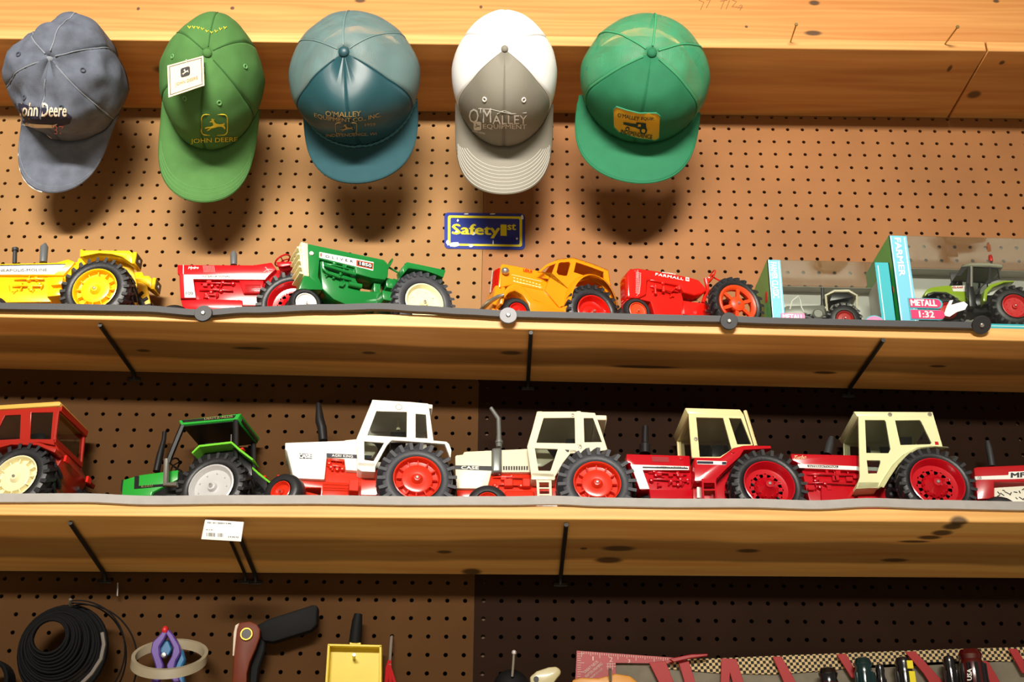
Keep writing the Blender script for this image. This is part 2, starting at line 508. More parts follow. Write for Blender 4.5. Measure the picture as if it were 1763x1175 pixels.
# ------------------------------------------------------------------ rubber retaining straps along the shelf fronts
def strap(S, pts, y0, th, hgt, name, label, mat):
    """pts: (pixel x, pixel y of the strap's top edge); rubber band of height hgt standing thickness th in front of the board"""
    Mi = S.inverted(); e = empty(name, label, 'strap', mw=S @ Matrix.Translation((0, y0, BT)))
    o = Mi @ EYE; R3 = Mi.to_3x3(); top = []
    for x, y in pts:
        d = R3 @ ray(x, y); p = o+d*((y0-o.y)/d.y); top.append((p.x, p.z-BT))
    # smooth resample
    xs = [p[0] for p in top]; zs = [p[1] for p in top]; n = 140; rows = []
    for i in range(n+1):
        x = xs[0]+(xs[-1]-xs[0])*i/n
        k = max(0, min(len(xs)-2, next((j for j in range(len(xs)-1) if xs[j+1] >= x), len(xs)-2)))
        t = (x-xs[k])/(xs[k+1]-xs[k]); t = t*t*(3-2*t)
        z = zs[k]*(1-t)+zs[k+1]*t
        rows.append([(x, 0, z), (x, th, z), (x, th, z-hgt), (x, 0, z-hgt), (x, 0, z)])
    mb = MB().sheet(rows)
    mb.f.append((0, 1, 2, 3)); b = n*5; mb.f.append((b+3, b+2, b+1, b))
    mb.build('band', mat, e, bevel=0, sharp=30)
    return e
rub = M('dark_rubber', (58, 58, 61), .55, bump=.1)
rub2 = M('grey_rubber', (170, 166, 162), .6, bump=.1, vary=.06, vscale=60)
st2 = strap(S2, [(-80, 520), (0, 521.5), (150, 524), (250, 526), (345, 533), (430, 528), (560, 524), (660, 522), (720, 526), (800, 531), (875, 535), (1000, 538), (1150, 542), (1250, 544), (1330, 547), (1500, 551), (1600, 553), (1690, 555)], -.0110, .0085, .0095,
            'retaining_strap', 'dark grey rubber strap with washers along the middle shelf edge', rub)
st3 = strap(S3, [(-80, 850), (0, 850), (150, 850), (250, 854), (420, 853), (560, 853), (700, 855), (860, 855), (960, 854), (1030, 857), (1150, 859), (1290, 859), (1400, 862), (1500, 858), (1600, 861), (1763, 864), (1850, 865)], -.0055, .004, .0125,
            'retaining_strap', 'pale grey rubber strap along the lower shelf edge', rub2)
wm = M('washer_black', (44, 44, 47), .5, bump=.05); wg = M('washer_grey', (128, 128, 134), .4)
sm = M('screw_steel', (190, 190, 188), .3, .9)
for (x, y, m_, r, tl) in ((350, 540, wm, .0125, 0), (875, 543.5, wg, .0125, 0), (1255, 553, wg if False else wm, .0125, .25), (1690, 560, wm, .0135, .7)):
    Mi = (S2 @ Matrix.Translation((0, -.0110, BT))).inverted(); o = Mi @ EYE; d = Mi.to_3x3() @ ray(x, y); p = o+d*((-.003-o.y)/d.y)
    R = Matrix.Rotation(tl, 3, 'X')
    mb = MB().lathe([(-.0012, .002), (-.0012, r*.95), (0, r), (.002, r), (.003, r*.9), (.003, .002)], n=28, close=True)
    mb.v = [tuple(R @ Vector(v)+p) for v in mb.v]
    w_ = mb.build('washer', m_, st2)
    mb = MB().lathe([(-.0034, 0), (-.0034, .0022), (-.0024, .0032), (0, .0034), (.008, .0015), (.010, 0)], n=14)
    mb.v = [tuple(R @ Vector(v)+p) for v in mb.v]
    mb.build('screw', sm, w_)

# ------------------------------------------------------------------ hooks under the shelves
hk = M('hook_black', (34, 33, 32), .45, .3)
def hook(S, x, y, label, mat=hk, r=.0030, y1=.187, y0=.012, tip=.010):
    p = onplane(S, x, y, -r-.0008)
    e = empty('shelf_hook', label, 'hook', 'pegboard hooks under the shelves', mw=S @ Matrix.Translation((p.x, y1, -r-.0008)))
    L_ = y1-p.y
    pts = [(0, 0, -.010), (0, -.004, -.004), (0, -.012, 0)] + [(0, -L_*t, 0) for t in (.3, .6)] + [(0, -L_+.012, 0), (0, -L_, 0)]
    MB().tube(pts, r, 10).build('rod', mat, e)
    mb = MB().box((0, -.0025, -.009), (.020, .002, .006))
    mb.build('base_plate', mat, e, bevel=.001)
    return e
hook(S2, 172, 560, 'black hook under the middle shelf at left end')
hook(S2, 914, 573, 'black hook under the middle shelf near its centre')
hook(S2, 1521, 586, 'black hook under the middle shelf at right')
h3 = hook(S3, 121, 901, 'black hook under the lower shelf at far left')
hook(S3, 398, 934, 'thin hook under the lower shelf beneath the price label', r=.0022)
hook(S3, 407, 912, 'thicker black hook under the lower shelf holding the price label')
hook(S3, 975, 904, 'black hook under the lower shelf near its centre')
# steel pin below the left hook
p0, p1 = at(203, 1004, 1.665), at(202, 1027, 1.665)
tag(MB().tube([p0, p1], .0012, 8).build('steel_pin', sm, center=True), 'thin steel pin hanging under the left hook', 'pin')
# ------------------------------------------------------------------ toy tractor kit
RUB = M('tyre_rubber', (32, 32, 35), .45, bump=.12, bscale=300, spec=.6)
RUBG = M('tyre_rubber_grey', (58, 60, 66), .5, bump=.12, bscale=300)
CHR = M('axle_steel', (205, 202, 196), .28, .85)
BLK = M('toy_black', (24, 24, 26), .35)
INK = M('ink_black', (22, 22, 28), .5)
WHI = M('decal_white', (245, 243, 236), .4)
PANE = glassy('cab_glass', (.74, .77, .75))
GR2 = 'toy tractors on the middle shelf'
GR3 = 'toy tractors on the lower shelf'

class Tr:
    """toy tractor: local +x = tail, -x = nose, -y = side toward the viewer, z = up from the shelf"""
    def __init__(s, name, label, S, hub, r, wr, yaw, group=None, lift=.0004, wb=0, cat='toy tractor'):
        s.r, s.wr = r, wr
        a = math.radians(yaw); c, sn = math.cos(a), math.sin(a)
        x, y = 0., .1
        def P(x, y): return Vector(project(S @ Vector((x+sn*wr, y-c*wr, r+lift))))
        for _ in range(25):
            h = 1e-5; p = P(x, y); e = p-Vector(hub); dx = (P(x+h, y)-p)/h; dy = (P(x, y+h)-p)/h
            det = dx.x*dy.y-dx.y*dy.x
            x -= (e.x*dy.y-e.y*dy.x)/det; y -= (dx.x*e.y-dx.y*e.x)/det
        s.mw = S @ Matrix.Translation((x, y, lift)) @ Matrix.Rotation(a, 4, 'Z')
        s.mi = s.mw.inverted(); s.eye = s.mi @ EYE; s.r3 = s.mi.to_3x3()
        s.e = empty(name, label, cat, group, mw=s.mw)
    def px(s, x, y, w):
        d = s.r3 @ ray(x, y); p = s.eye+d*((-w-s.eye.y)/d.y); return p.x, max(p.z, .0012)
    def P(s, z, pts, w):
        return [s.px(x, y, w) for x, y in zq(z, pts)]
    def prism(s, name, z, pts, w, mat, w2=None, holes=(), bevel=.0012, parent=None, seg=2, mirror=False):
        """extrude traced side outline from near plane -w to far plane (default +w)"""
        w2 = -w if w2 is None else w2
        poly = s.P(z, pts, w) if isinstance(pts, str) else pts
        poly = [(a, max(b, .0015)) for a, b in poly]
        hl = [s.P(z, h, w) if isinstance(h, str) else h for h in holes]
        o = MB().prism(poly, -w, -w2, hl).build(name, mat, parent or s.e, bevel=bevel, seg=seg)
        if mirror:
            o = (o, MB().prism(poly, w2, w, hl).build(name, mat, parent or s.e, bevel=bevel, seg=seg))
        return o
    def decal(s, name, z, pts, w, mat, lift=.0005, parent=None):
        poly = s.P(z, pts, w)
        return MB().prism(poly, -w-lift, -w+.0002).build(name, mat, parent or s.e)
    def text(s, body, z, box, w, mat, lift=.0008, name='lettering', **kw):
        """box: lower-left, lower-right, upper-left in zoom pixels"""
        a, b, c = s.P(z, box, w)
        mb = text_quad(MB(), body, (a[0], -w-lift, a[1]), (b[0], -w-lift, b[1]), (c[0], -w-lift, c[1]), **kw)
        return mb.build(name, mat, s.e, flip=False)
    def wheel(s, name, x, z, w, width, r, rr, rim, style='dish', lugs=0, rub=RUB, far=True, turn=0, farw=None, n=36, hub=CHR, lugh=.06):
        """near wheel with outer face at -w; far copy mirrored"""
        t = MB()
        ti = r*(1-lugh) if lugs else r
        pr = [(.004, rr*.98), (.0015, rr*1.04), (0, rr*1.12), (0, rr+(ti-rr)*.55), (.0025, rr+(ti-rr)*.84), (.007, ti*.985), (width*.3, ti)]
        pr = [(min(a, width*.45), b) for a, b in pr]
        pr = pr+[(width-a, b) for a, b in pr[::-1]]
        t.lathe(pr, n=n)
        if style == 'holes': t.lathe([(width*.7, .004), (width*.7, rr*1.02)], n=n)
        if lugs:
            st = 2*math.pi/lugs
            for k in range(lugs):
                for sd in (0, 1):
                    a0 = k*st+sd*st*.5
                    rows = []
                    for q in range(4):
                        u = q/3
                        y = width*(.54-.56*u); aa = a0-st*.75*u*(1 if True else -1)
                        hi = r*(1 if q < 3 else .985)
                        lo = ti*(.985 if q < 3 else .86)
                        y = max(y, -.0012)
                        dw = st*.20
                        rows.append((y, aa-dw, aa+dw, lo, hi))
                    vs = []
                    for (y, b0, b1, lo, hi) in rows:
                        yy = y if sd == 0 else width-y
                        for (rad, ang) in ((lo, b0), (hi, b0+st*.05), (hi, b1-st*.05), (lo, b1)):
                            vs.append((rad*math.cos(ang), yy, rad*math.sin(ang)))
                    fs = []
                    for q in range(3):
                        for j in range(4):
                            l = (j+1) % 4; fs.append((q*4+j, q*4+l, q*4+4+l, q*4+4+j))
                    fs += [(0, 1, 2, 3), (15, 14, 13, 12)]
                    t.add(vs, fs)
        m = MB(); bolts = None
        d = width*.34
        if style == 'dish':
            m.lathe([(.0005, rr*1.0), (0, rr*.94), (.002, rr*.9), (d, rr*.78), (d*1.02, rr*.60), (d*.8, rr*.5), (d*.75, rr*.25), (d*.2, rr*.2), (d*.1, 0)], n=n)
        elif style == 'flat':
            m.lathe([(.0005, rr*1.0), (0, rr*.93), (.002, rr*.89), (d*.55, rr*.80), (d*.6, rr*.4), (d*.55, rr*.22), (d*.1, rr*.17), (d*.05, 0)], n=n)
            for k in range(9):
                a = 2*math.pi*k/9; m.ball((rr*.64*math.cos(a), d*.55, rr*.64*math.sin(a)), rr*.05, 6, 4)
        elif style == 'ribs':
            m.lathe([(.0005, rr*1.0), (0, rr*.95), (.002, rr*.91), (d*.75, rr*.88), (d*.8, rr*.68), (d*.25, rr*.64), (d*.2, rr*.6), (d*.3, rr*.25), (-d*.1, rr*.14), (-d*.15, 0)], n=n)
            for k in range(12):
                a = 2*math.pi*k/12
                R_ = Matrix.Rotation(-a, 3, 'Y')
                m.box(R_ @ Vector((rr*.74, d*.5, 0)), (rr*.22, d*.5, rr*.05), R_)
        elif style == 'holes':
            m.lathe([(.0005, rr*1.0), (0, rr*.96), (.002, rr*.93), (d*1.15, rr*.84), (d*1.22, rr*.70), (d*1.22, rr*.63)], n=n)
            m.lathe([(d*1.2, rr*.49), (d*.9, rr*.44), (d*.7, rr*.38), (d*.3, rr*.2), (-d*.1, rr*.15), (-d*.15, 0)], n=n)
            K = 12
            for k in range(K):
                a0 = 2*math.pi*(k-.27)/K; a1 = 2*math.pi*(k+.27)/K
                vs = []
                for a in (a0, (a0+a1)/2, a1):
                    for (y, q) in ((d*1.22, .63), (d*1.2, .49)):
                        vs.append((rr*q*math.cos(a), y, rr*q*math.sin(a)))
                m.add(vs, [(0, 1, 3, 2), (2, 3, 5, 4)])
            for k in range(10):
                a = 2*math.pi*k/10; m.ball((rr*.40*math.cos(a), d*.75, rr*.40*math.sin(a)), rr*.045, 6, 4)
        elif style == 'spoke':
            m.lathe([(.0005, rr*1.0), (-.0005, rr*.95), (.0005, rr*.86), (.004, rr*.78), (.010, rr*.80), (.012, rr*1.0)], n=n, close=True)
            m.lathe([(-.001, 0), (-.001, rr*.2), (0, rr*.26), (.001, rr*.36), (.003, rr*.40), (.008, rr*.38), (.010, 0)], n=24)
            for k in range(6):
                a = 2*math.pi*(k+.4)/6; R_ = Matrix.Rotation(-a, 3, 'Y')
                m.box(R_ @ Vector((rr*.58, .004, 0)), (rr*.5, .004, rr*.17), R_)
        elif style == 'plain':
            m.lathe([(.0005, rr*1.0), (0, rr*.92), (.002, rr*.86), (d*.6, rr*.74), (d*.5, rr*.3), (d*.2, rr*.22), (d*.15, 0)], n=n)
        c = MB().lathe([(-.0034, 0), (-.0032, rr*.055), (-.001, rr*.085), (.003, rr*.085), (.003, 0)], n=12)
        T_, Rm, Cm = t.mesh('tyre'), m.mesh('rim'), c.mesh('axle_cap')
        T_.materials.append(rub); Rm.materials.append(rim); Cm.materials.append(hub)
        for sgn in ((-1, 1) if far else (-1,)):
            o = bpy.data.objects.new(name, T_); COL.objects.link(o); o.parent = s.e
            if sgn < 0:
                o.matrix_local = Matrix.Translation((x, -w, z)) @ Matrix.Rotation(math.radians(turn), 4, 'Z')
            else:
                fw_ = w if farw is None else farw
                o.matrix_local = Matrix.Translation((x, fw_, z)) @ Matrix.Rotation(math.pi+math.radians(turn), 4, 'Z')
            for nm, me in (('rim', Rm), ('axle_cap', Cm)):
                q = bpy.data.objects.new(nm, me); COL.objects.link(q); q.parent = o
        return
    def fwheel(s, zc, pt, w, width, r, rr, rim, style='plain', **kw):
        (x, z), = s.P(zc, pt, w)
        s.wheel('front_wheel', x, r, w, width, r, rr, rim, style, **kw)
        return x
    def axles(s, xf, rf, wf, mat):
        MB().tube([(0, -s.wr+.012, s.r), (0, s.wr-.012, s.r)], .005, 10).build('rear_axle', mat, s.e)
        MB().tube([(xf, -wf+.006, rf), (xf, wf-.006, rf)], .0035, 8).build('front_axle', mat, s.e)
    def clutter(s, z, box, w, mat, seed, n=14, name='engine_detail', out=.006, far=True):
        """castings, pipes and covers on the near side of the engine"""
        (x0, z0), (x1, z1) = s.P(z, box, w)
        x0, x1 = min(x0, x1), max(x0, x1); z0, z1 = min(z0, z1), max(z0, z1)
        rd = random.Random(seed); mb = MB(); Lx, Lz = x1-x0, z1-z0
        for zz in (.82, .45):
            zc = z0+Lz*zz
            mb.tube([(x0+Lx*.06, -w-.001, zc), (x0+Lx*.3, -w-out*.6, zc), (x0+Lx*.9, -w-out*.6, zc-.001)], .0017, 8)
        for i in range(n):
            cx, cz = x0+Lx*rd.uniform(.08, .92), z0+Lz*rd.uniform(.08, .92)
            t = rd.random()
            if t < .4:
                mb.box((cx, -w-out*.3, cz), (Lx*rd.uniform(.05, .14), out, Lz*rd.uniform(.08, .22)))
            elif t < .75:
                mb.lathe([(-out, 0), (-out, .0026), (-out*.6, .0034), (0, .0036)], (cx, -w, cz), n=10)
            else:
                mb.tube([(cx, -w-.001, cz-Lz*.12), (cx+.002, -w-out*.7, cz), (cx+.001, -w-.001, cz+Lz*.14)], .0014, 7)
        o = mb.build(name, mat, s.e, bevel=.0004)
        if far:
            o2 = o.copy(); COL.objects.link(o2); o2.parent = s.e; o2.scale = (1, -1, 1)
        return o
    def stack(s, z, pts, radii, mat, name='exhaust_stack', w=0, n=14):
        ps = s.P(z, pts, w)
        return MB().tube([(a, -w, b) for a, b in ps], radii, n).build(name, mat, s.e)
    def steering(s, z, pt, r, mat, lean=-35, w=0, col=None):
        (x, zz), = s.P(z, pt, w)
        R_ = Matrix.Rotation(math.radians(lean), 3, 'Y')
        mb = MB()
        mb.tube([Vector((x, -w, zz))+R_ @ Vector((r*math.cos(a), r*math.sin(a), 0)) for a in [2*math.pi*k/24 for k in range(24)]], r*.11, 7, closed=True)
        for k in range(3):
            a = 2*math.pi*k/3+.5
            mb.tube([Vector((x, -w, zz)), Vector((x, -w, zz))+R_ @ Vector((r*math.cos(a), r*math.sin(a), 0))], r*.08, 6)
        mb.tube([Vector((x, -w, zz)), Vector((x, -w, zz))+R_ @ Vector((0, 0, -r*1.6))], r*.12, 8)
        return mb.build('steering_wheel', mat, s.e)
    def cab(s, z, outer, holes, w, th, mat, glass=True, roof=None, cross=True):
        """two pierced side frames with panes, a roof slab and cross bars between them"""
        po = s.P(z, outer, w); hs = [s.P(z, h, w) for h in holes]
        for sg in (-1, 1):
            y0, y1 = (-w, -w+th) if sg < 0 else (w-th, w)
            o = MB().prism(po, y0, y1, hs).build('cab_side', mat, s.e, bevel=.0005)
            if glass:
                for h in hs:
                    ym = (y0+y1)/2
                    MB().prism(h, ym-.0003, ym+.0003).build('window_pane', PANE, o)
        return po, hs
    def bar(s, name, x0, z0, x1, z1, w, mat, t=.003, dz=None):
        """cross member across the cab between the side frames"""
        return MB().box(((x0+x1)/2, 0, (z0+z1)/2), (abs(x1-x0)+t, 2*w, abs(z1-z0)+t)).build(name, mat, s.e, bevel=.0006)
# ------------------------------------------------------------------ middle shelf
YEL = M('paint_yellow', (250, 196, 14), .28, coat=.4)
RED = M('paint_red', (196, 18, 26), .25, coat=.5)
GRN = M('paint_green', (22, 122, 52), .28, coat=.4)
ORY = M('paint_orange_yellow', (240, 144, 12), .22, coat=.6)
SRED = M('paint_scarlet', (214, 26, 16), .2, coat=.6)
CRM = M('paint_cream', (240, 238, 190), .35, coat=.3)
IVO = M('paint_ivory', (236, 234, 214), .4)
GRY = M('stack_grey', (112, 116, 120), .35, .3)
DGR = M('stack_dark', (58, 60, 62), .4, .2)
NAVY = M('ink_navy', (24, 26, 52), .4)
LAMPW = M('lamp_lens', (225, 225, 220), .25)
ORG = M('decal_orange', (226, 70, 24), .4)
SIL = M('chrome_paint', (190, 188, 178), .28, .8)

# 1 yellow tractor, nose out of frame at left
t = Tr('toy_tractor', 'yellow toy tractor with white side stripe and yellow wheels at left end of middle shelf', S2T, (162.5, 497), .053, .062, -5, GR2)
t.wheel('rear_wheel', 0, .053, .062, .036, .053, .0335, YEL, 'ribs', 24, lugh=.045)
t.prism('hood', 'A', '-420,335 0,318 570,305 690,270 760,300 640,440 0,436 -420,445', .024, YEL, bevel=.002)
t.decal('side_stripe', 'A', '-420,355 0,345 668,331 550,428 0,431 -420,438', .024, WHI)
t.decal('pinstripe', 'A', '-420,342 0,334 660,322 668,331 0,345 -420,355', .024, NAVY)
t.text('MINNEAPOLIS-MOLINE', 'A', '-118,405 482,398 -118,378', .024, INK, bold=.004)
t.prism('engine_block', 'A', '-420,440 500,436 480,650 510,705 0,715 -420,720', .019, YEL)
t.prism('side_rail', 'A', '-420,540 0,536 90,528 95,600 500,590 480,650 510,705 0,715 -420,720', .0225, YEL)
t.clutter('A', '90,640 500,445', .0195, YEL, 3, 12)
t.prism('battery_box', 'A', '535,450 640,450 625,530 510,540', .038, YEL)
t.prism('step', 'A', '490,570 620,560 610,640 472,655', .042, YEL)
t.prism('transmission', 'A', '480,440 760,320 900,560 900,720 480,700', .02, YEL)
t.stack('A', '148,320 152,200 152,160', [.0035, .0033, .0033], DGR, 'air_stack')
t.stack('A', '155,192 155,165', [.0052, .0052], DGR, 'stack_cap')
t.stack('A', '438,310 448,150 458,110', [.0058, .0062, .0012], GRY)
fp = '810,165 845,182 1310,185 1345,215 1330,318 1235,250 1130,222 1000,212 880,235 805,252'
t.prism('fender', 'A', fp, .054, YEL, .026, mirror=True)
(xa, za), (xb, zb) = t.P('A', '1305,185 1330,318', .054)
for sg in (-1, 1):
    lb = MB().box((xb+.002, sg*.041, (za+zb)/2-.001), (.006, .026, abs(za-zb)*.9)).build('tail_lamp_box', YEL, t.e, bevel=.001)
    MB().box((xb+.0052, sg*.041, (za+zb)/2-.001), (.001, .021, abs(za-zb)*.66)).build('lamp_panel', BLK, lb)
    MB().lathe([(.0062, 0), (.0062, .0025), (.005, .0028)], (xb, sg*.041, (za+zb)/2-.001), 'x', 12).build('lamp_lens', LAMPW, lb)
t.prism('fender_wall', 'A', '830,235 1300,220 1340,320 1385,540 1310,740 1000,740 900,400', .030, YEL, .027, mirror=True)
t.prism('seat', 'A', '790,262 840,262 900,300 900,330 770,330', .014, YEL)
t.prism('rear_housing', 'A', '760,300 1250,330 1330,700 760,720', .018, YEL)
xf = -.165
t.wheel('front_wheel', xf, .027, .045, .018, .027, .016, YEL, 'plain')
t.axles(xf, .027, .045, YEL)

# 2 red tractor behind the green one
t = Tr('toy_tractor', 'red toy tractor with white L-shaped side panel behind the green tractor', S2T, (501, 521), .054, .050, -2, GR2)
t.wheel('rear_wheel', 0, .054, .050, .032, .054, .036, RED, 'holes', 24, lugh=.045)
t.prism('hood', 'B', '170,380 1060,384 1270,352 1325,430 1240,505 1200,560 360,548 388,768 205,772 190,490 172,485', .026, RED, bevel=.0018)
t.decal('side_stripe', 'B', '245,497 1222,510 1195,555 355,548 385,765 258,765', .026, WHI)
t.decal('hood_seam', 'B', '238,385 246,385 246,490 238,490', .026, WHI)
t.text('Hydro', 'B', '300,442 422,442 300,402', .026, WHI, shear=.35, bold=.01)
t.text('INTERNATIONAL', 'B', '465,531 792,531 465,508', .026, INK, bold=.01)
t.text('100', 'B', '275,734 357,734 272,698', .026, INK, bold=.01)
mb = MB()
for i in range(10):
    (a, c), (b, d) = t.P('B', f'{472+i*14},392 {484+i*14},470', .026)
    mb.tube([(a, -.0263, c), (b, -.0263, d)], .0004, 4)
mb.build('grille_screen', M('screen_pale', (226, 150, 150), .4), t.e)
t.prism('engine_block', 'B', '362,548 1145,560 1145,860 400,860', .019, RED)
t.clutter('B', '390,780 890,570', .019, RED, 8, 18)
t.prism('fuel_tank', 'B', '890,560 1180,560 1150,715 940,715', .024, RED)
mb = MB()
for i in range(6):
    (a, c), (b, d) = t.P('B', f'962,{618+i*17} 1145,{618+i*17}', .024)
    mb.tube([(a, -.0245, c), (b, -.0245, d)], .0007, 5)
mb.build('tank_ribs', RED, t.e)
t.prism('side_rail', 'B', '205,772 400,780 930,790 935,900 240,900', .021, RED)
t.stack('B', '830,385 830,260 838,212', [.0052, .0054, .001], GRY)
t.prism('fender', 'B', '1322,345 1700,335 1760,420 1700,420 1500,385 1400,405 1345,400', .045, RED, .024, mirror=True)
t.prism('rear_housing', 'B', '1140,440 1600,440 1600,860 1140,860', .018, RED)
t.steering('B', '1400,330', .013, RED)
mb = MB()
for p in ('1180,472 1225,435', '1225,435 1290,440', '1200,410 1260,480'):
    (a, c), (b, d) = t.P('B', p, .026); mb.tube([(a, -.0265, c), (b, -.0265, d)], .0006, 5)
mb.build('control_rods', M('rod_pale', (230, 190, 190), .4), t.e)
(xf, _), = t.P('B', '118,880', .030)
t.wheel('front_wheel', xf, .0305, .030, .018, .0305, .016, RED, 'plain')
t.axles(xf, .0305, .030, RED)

# 3 green tractor with cream grille
t = Tr('toy_tractor', 'green toy tractor with cream grille and cream wheels on middle shelf', S2T, (731, 519.6), .0495, .057, 23.5, GR2)
t.wheel('rear_wheel', 0, .0495, .057, .034, .0495, .0300, CRM, 'flat', 26, rub=RUBG, lugh=.035)
t.prism('hood', 'C', '225,110 975,268 1005,300 1020,330 1015,430 985,468 860,450 700,408 690,345 345,262 330,430 372,525 365,558 195,525 240,430', .021, GRN, bevel=.002)
t.decal('name_plate', 'C', '340,195 870,295 865,378 340,250', .021, WHI)
t.decal('model_plate', 'C', '702,273 868,305 862,366 702,330', .0214, ORG)
t.decal('model_plate_inner', 'C', '716,285 860,312 855,356 716,324', .0218, INK)
t.text('1850', 'C', '735,322 848,348 735,290', .022, WHI, bold=.015)
t.text('OLIVER', 'C', '398,250 668,303 398,225', .021, INK, sp=1.8, bold=.01)
t.decal('red_mark', 'C', '350,205 364,208 362,240 348,238', .0214, ORG)
gp = t.P('C', '158,92 228,108 242,434 190,424', .0225)
gr = MB().prism(gp, -.0225, .0225).build('grille_shell', CRM, t.e, bevel=.0015, seg=2)
xg = min(p[0] for p in gp); zt = max(p[1] for p in gp); zb = min(p[1] for p in gp)
mb = MB()
xw = gp[3][0]
for i in range(5):
    z = zb+.004+(zt-zb-.014)*i/4; f_ = (z-zb)/(zt-zb); xx = xw+(xg-xw)*f_
    mb.box((xx-.0025, 0, z), (.007, .043, .0030))
for y in (-.0205, -.007, .007, .0205):
    mb.tube([(xw-.001, y, zb+.003), (xg-.001, y, zt-.008)], .0015, 6)
mb.build('grille_bars', CRM, gr, bevel=.0003)
MB().box((xg-.001, 0, zt-.005), (.0015, .006, .005)).build('grille_badge', ORG, gr)
t.prism('front_bumper', 'C', '190,424 245,432 380,545 370,565 140,560', .0215, GRN)
t.prism('engine_block', 'C', '345,262 690,345 700,470 745,540 740,575 820,580 960,590 955,705 620,715 480,655 372,560', .016, GRN)
t.clutter('C', '360,540 690,330', .016, GRN, 5, 12, far=False)
mb = MB()
ps = t.P('C', '372,300 375,360 410,400 520,440 540,450', .02)
mb.tube([(a, -.022, b) for a, b in ps], .0022, 8)
ps = t.P('C', '385,330 690,420', .02)
mb.tube([(a, -.022, b) for a, b in ps], .0026, 8)
(a, b), = t.P('C', '690,520', .02)
mb.lathe([(-.010, 0), (-.010, .004), (.010, .004), (.010, 0)], (a, -.02, b), 'x', 12)
mb.build('manifold', GRN, t.e)
(a, b), = t.P('C', '262,210', .021)
MB().lathe([(-.003, 0), (-.002, .003), (0, .0034)], (a, -.021, b), 'y', 14).build('head_lamp', LAMPW, t.e)
t.prism('pedestal', 'C', '875,455 945,470 940,600 875,585', .010, GRN)
t.prism('rear_housing', 'C', '900,590 1350,560 1480,640 1480,780 900,700', .017, GRN)
t.prism('platform', 'C', '955,565 1120,600 1120,690 970,660', .045, GRN)
t.steering('C', '1012,340', .0135, GRN, lean=-70)
t.prism('fender', 'C', '1200,290 1580,370 1555,445 1470,408 1380,378 1215,352 1165,410 1150,345', .053, GRN, .026, mirror=True)
t.prism('fender_wall', 'C', '1180,300 1540,400 1560,560 1300,620 1100,560', .029, GRN, .026, mirror=True)
t.prism('seat', 'C', '990,440 1110,470 1100,560 1000,540', .014, GRN)
xf = t.fwheel('C', '212,692', .026, .014, .0240, .0155, WHI, 'plain', farw=.016)
t.axles(xf, .0232, .021, GRN)

# 4 orange-yellow closed-cab tractor
t = Tr('toy_tractor', 'orange-yellow toy tractor with rounded car-like cab and red grille', S2T, (1023, 536), .0445, .046, 20, GR2)
t.wheel('rear_wheel', 0, .0445, .046, .030, .0445, .0265, SRED, 'dish', 22, lugh=.04)
po, hs = t.cab('D', '915,650 1000,580 1110,535 1250,520 1420,575 1580,638 1600,780 1640,900 1680,1045 1625,1045 1600,900 1520,780 1400,715 1300,740 1225,830 1195,950 1120,990 985,830 1045,662',
       ['945,650 1000,605 1085,572 1050,662', '1092,655 1112,572 1128,562 1212,556 1226,572 1192,688 1150,692 1110,680', '1278,560 1400,600 1540,652 1540,738 1400,700 1255,655'], .033, .003, ORY, glass=False)
# roof skin bridging the side frames
rp = t.P('D', '905,655 1000,578 1110,533 1250,518 1420,573 1582,637 1602,780 1660,960', .033)
mb = MB()
rows = []
for (a, b) in rp:
    rows.append([(a, -.0335, b), (a, -.024, b+.0035), (a, -.010, b+.0055), (a, .010, b+.0055), (a, .024, b+.0035), (a, .0335, b)])
for a, b in zip(rows[:-1], rows[1:]): pass
mb.sheet(rows); lo_ = [[(x, y, z-.002) for x, y, z in r] for r in rows]; mb.sheet(lo_)
# open the windscreen and the back light: leave only the roof part solid
roofm = MB().sheet(rows[2:6]); roofm.sheet(lo_[2:6]); roofm.build('cab_roof', ORY, t.e, sharp=60)
rearm = MB().sheet([rows[5], rows[6], rows[7]]); rearm.build('cab_back', ORY, t.e, sharp=60)
t.prism('hood', 'D', '562,612 568,585 585,572 760,605 930,642 1045,664 990,830 680,775 540,805', .019, ORY, bevel=.0035, seg=3)
t.prism('body_side', 'D', '700,775 985,830 1045,664 1230,700 1225,830 1200,1000 1120,1000 870,915 760,800', .030, ORY, bevel=.001)
mb = MB()
for i in range(9):
    for rr_ in (0, 1):
        (a, b), = t.P('D', f'{690+i*30},{712+i*8+rr_*26}', .019); mb.box((a, -.0192, b), (.0026, .0012, .0015))
ps = t.P('D', '665,680 950,745', .019); mb.tube([(a, -.0193, b) for a, b in ps], .0006, 5)
ps = t.P('D', '680,745 950,800', .019); mb.tube([(a, -.0193, b) for a, b in ps], .0006, 5)
mb.build('louvres', M('louvre_pale', (250, 224, 150), .3), t.e)
t.text('UDLX', 'D', '775,648 858,662 778,622', .0205, SRED, bold=.02)
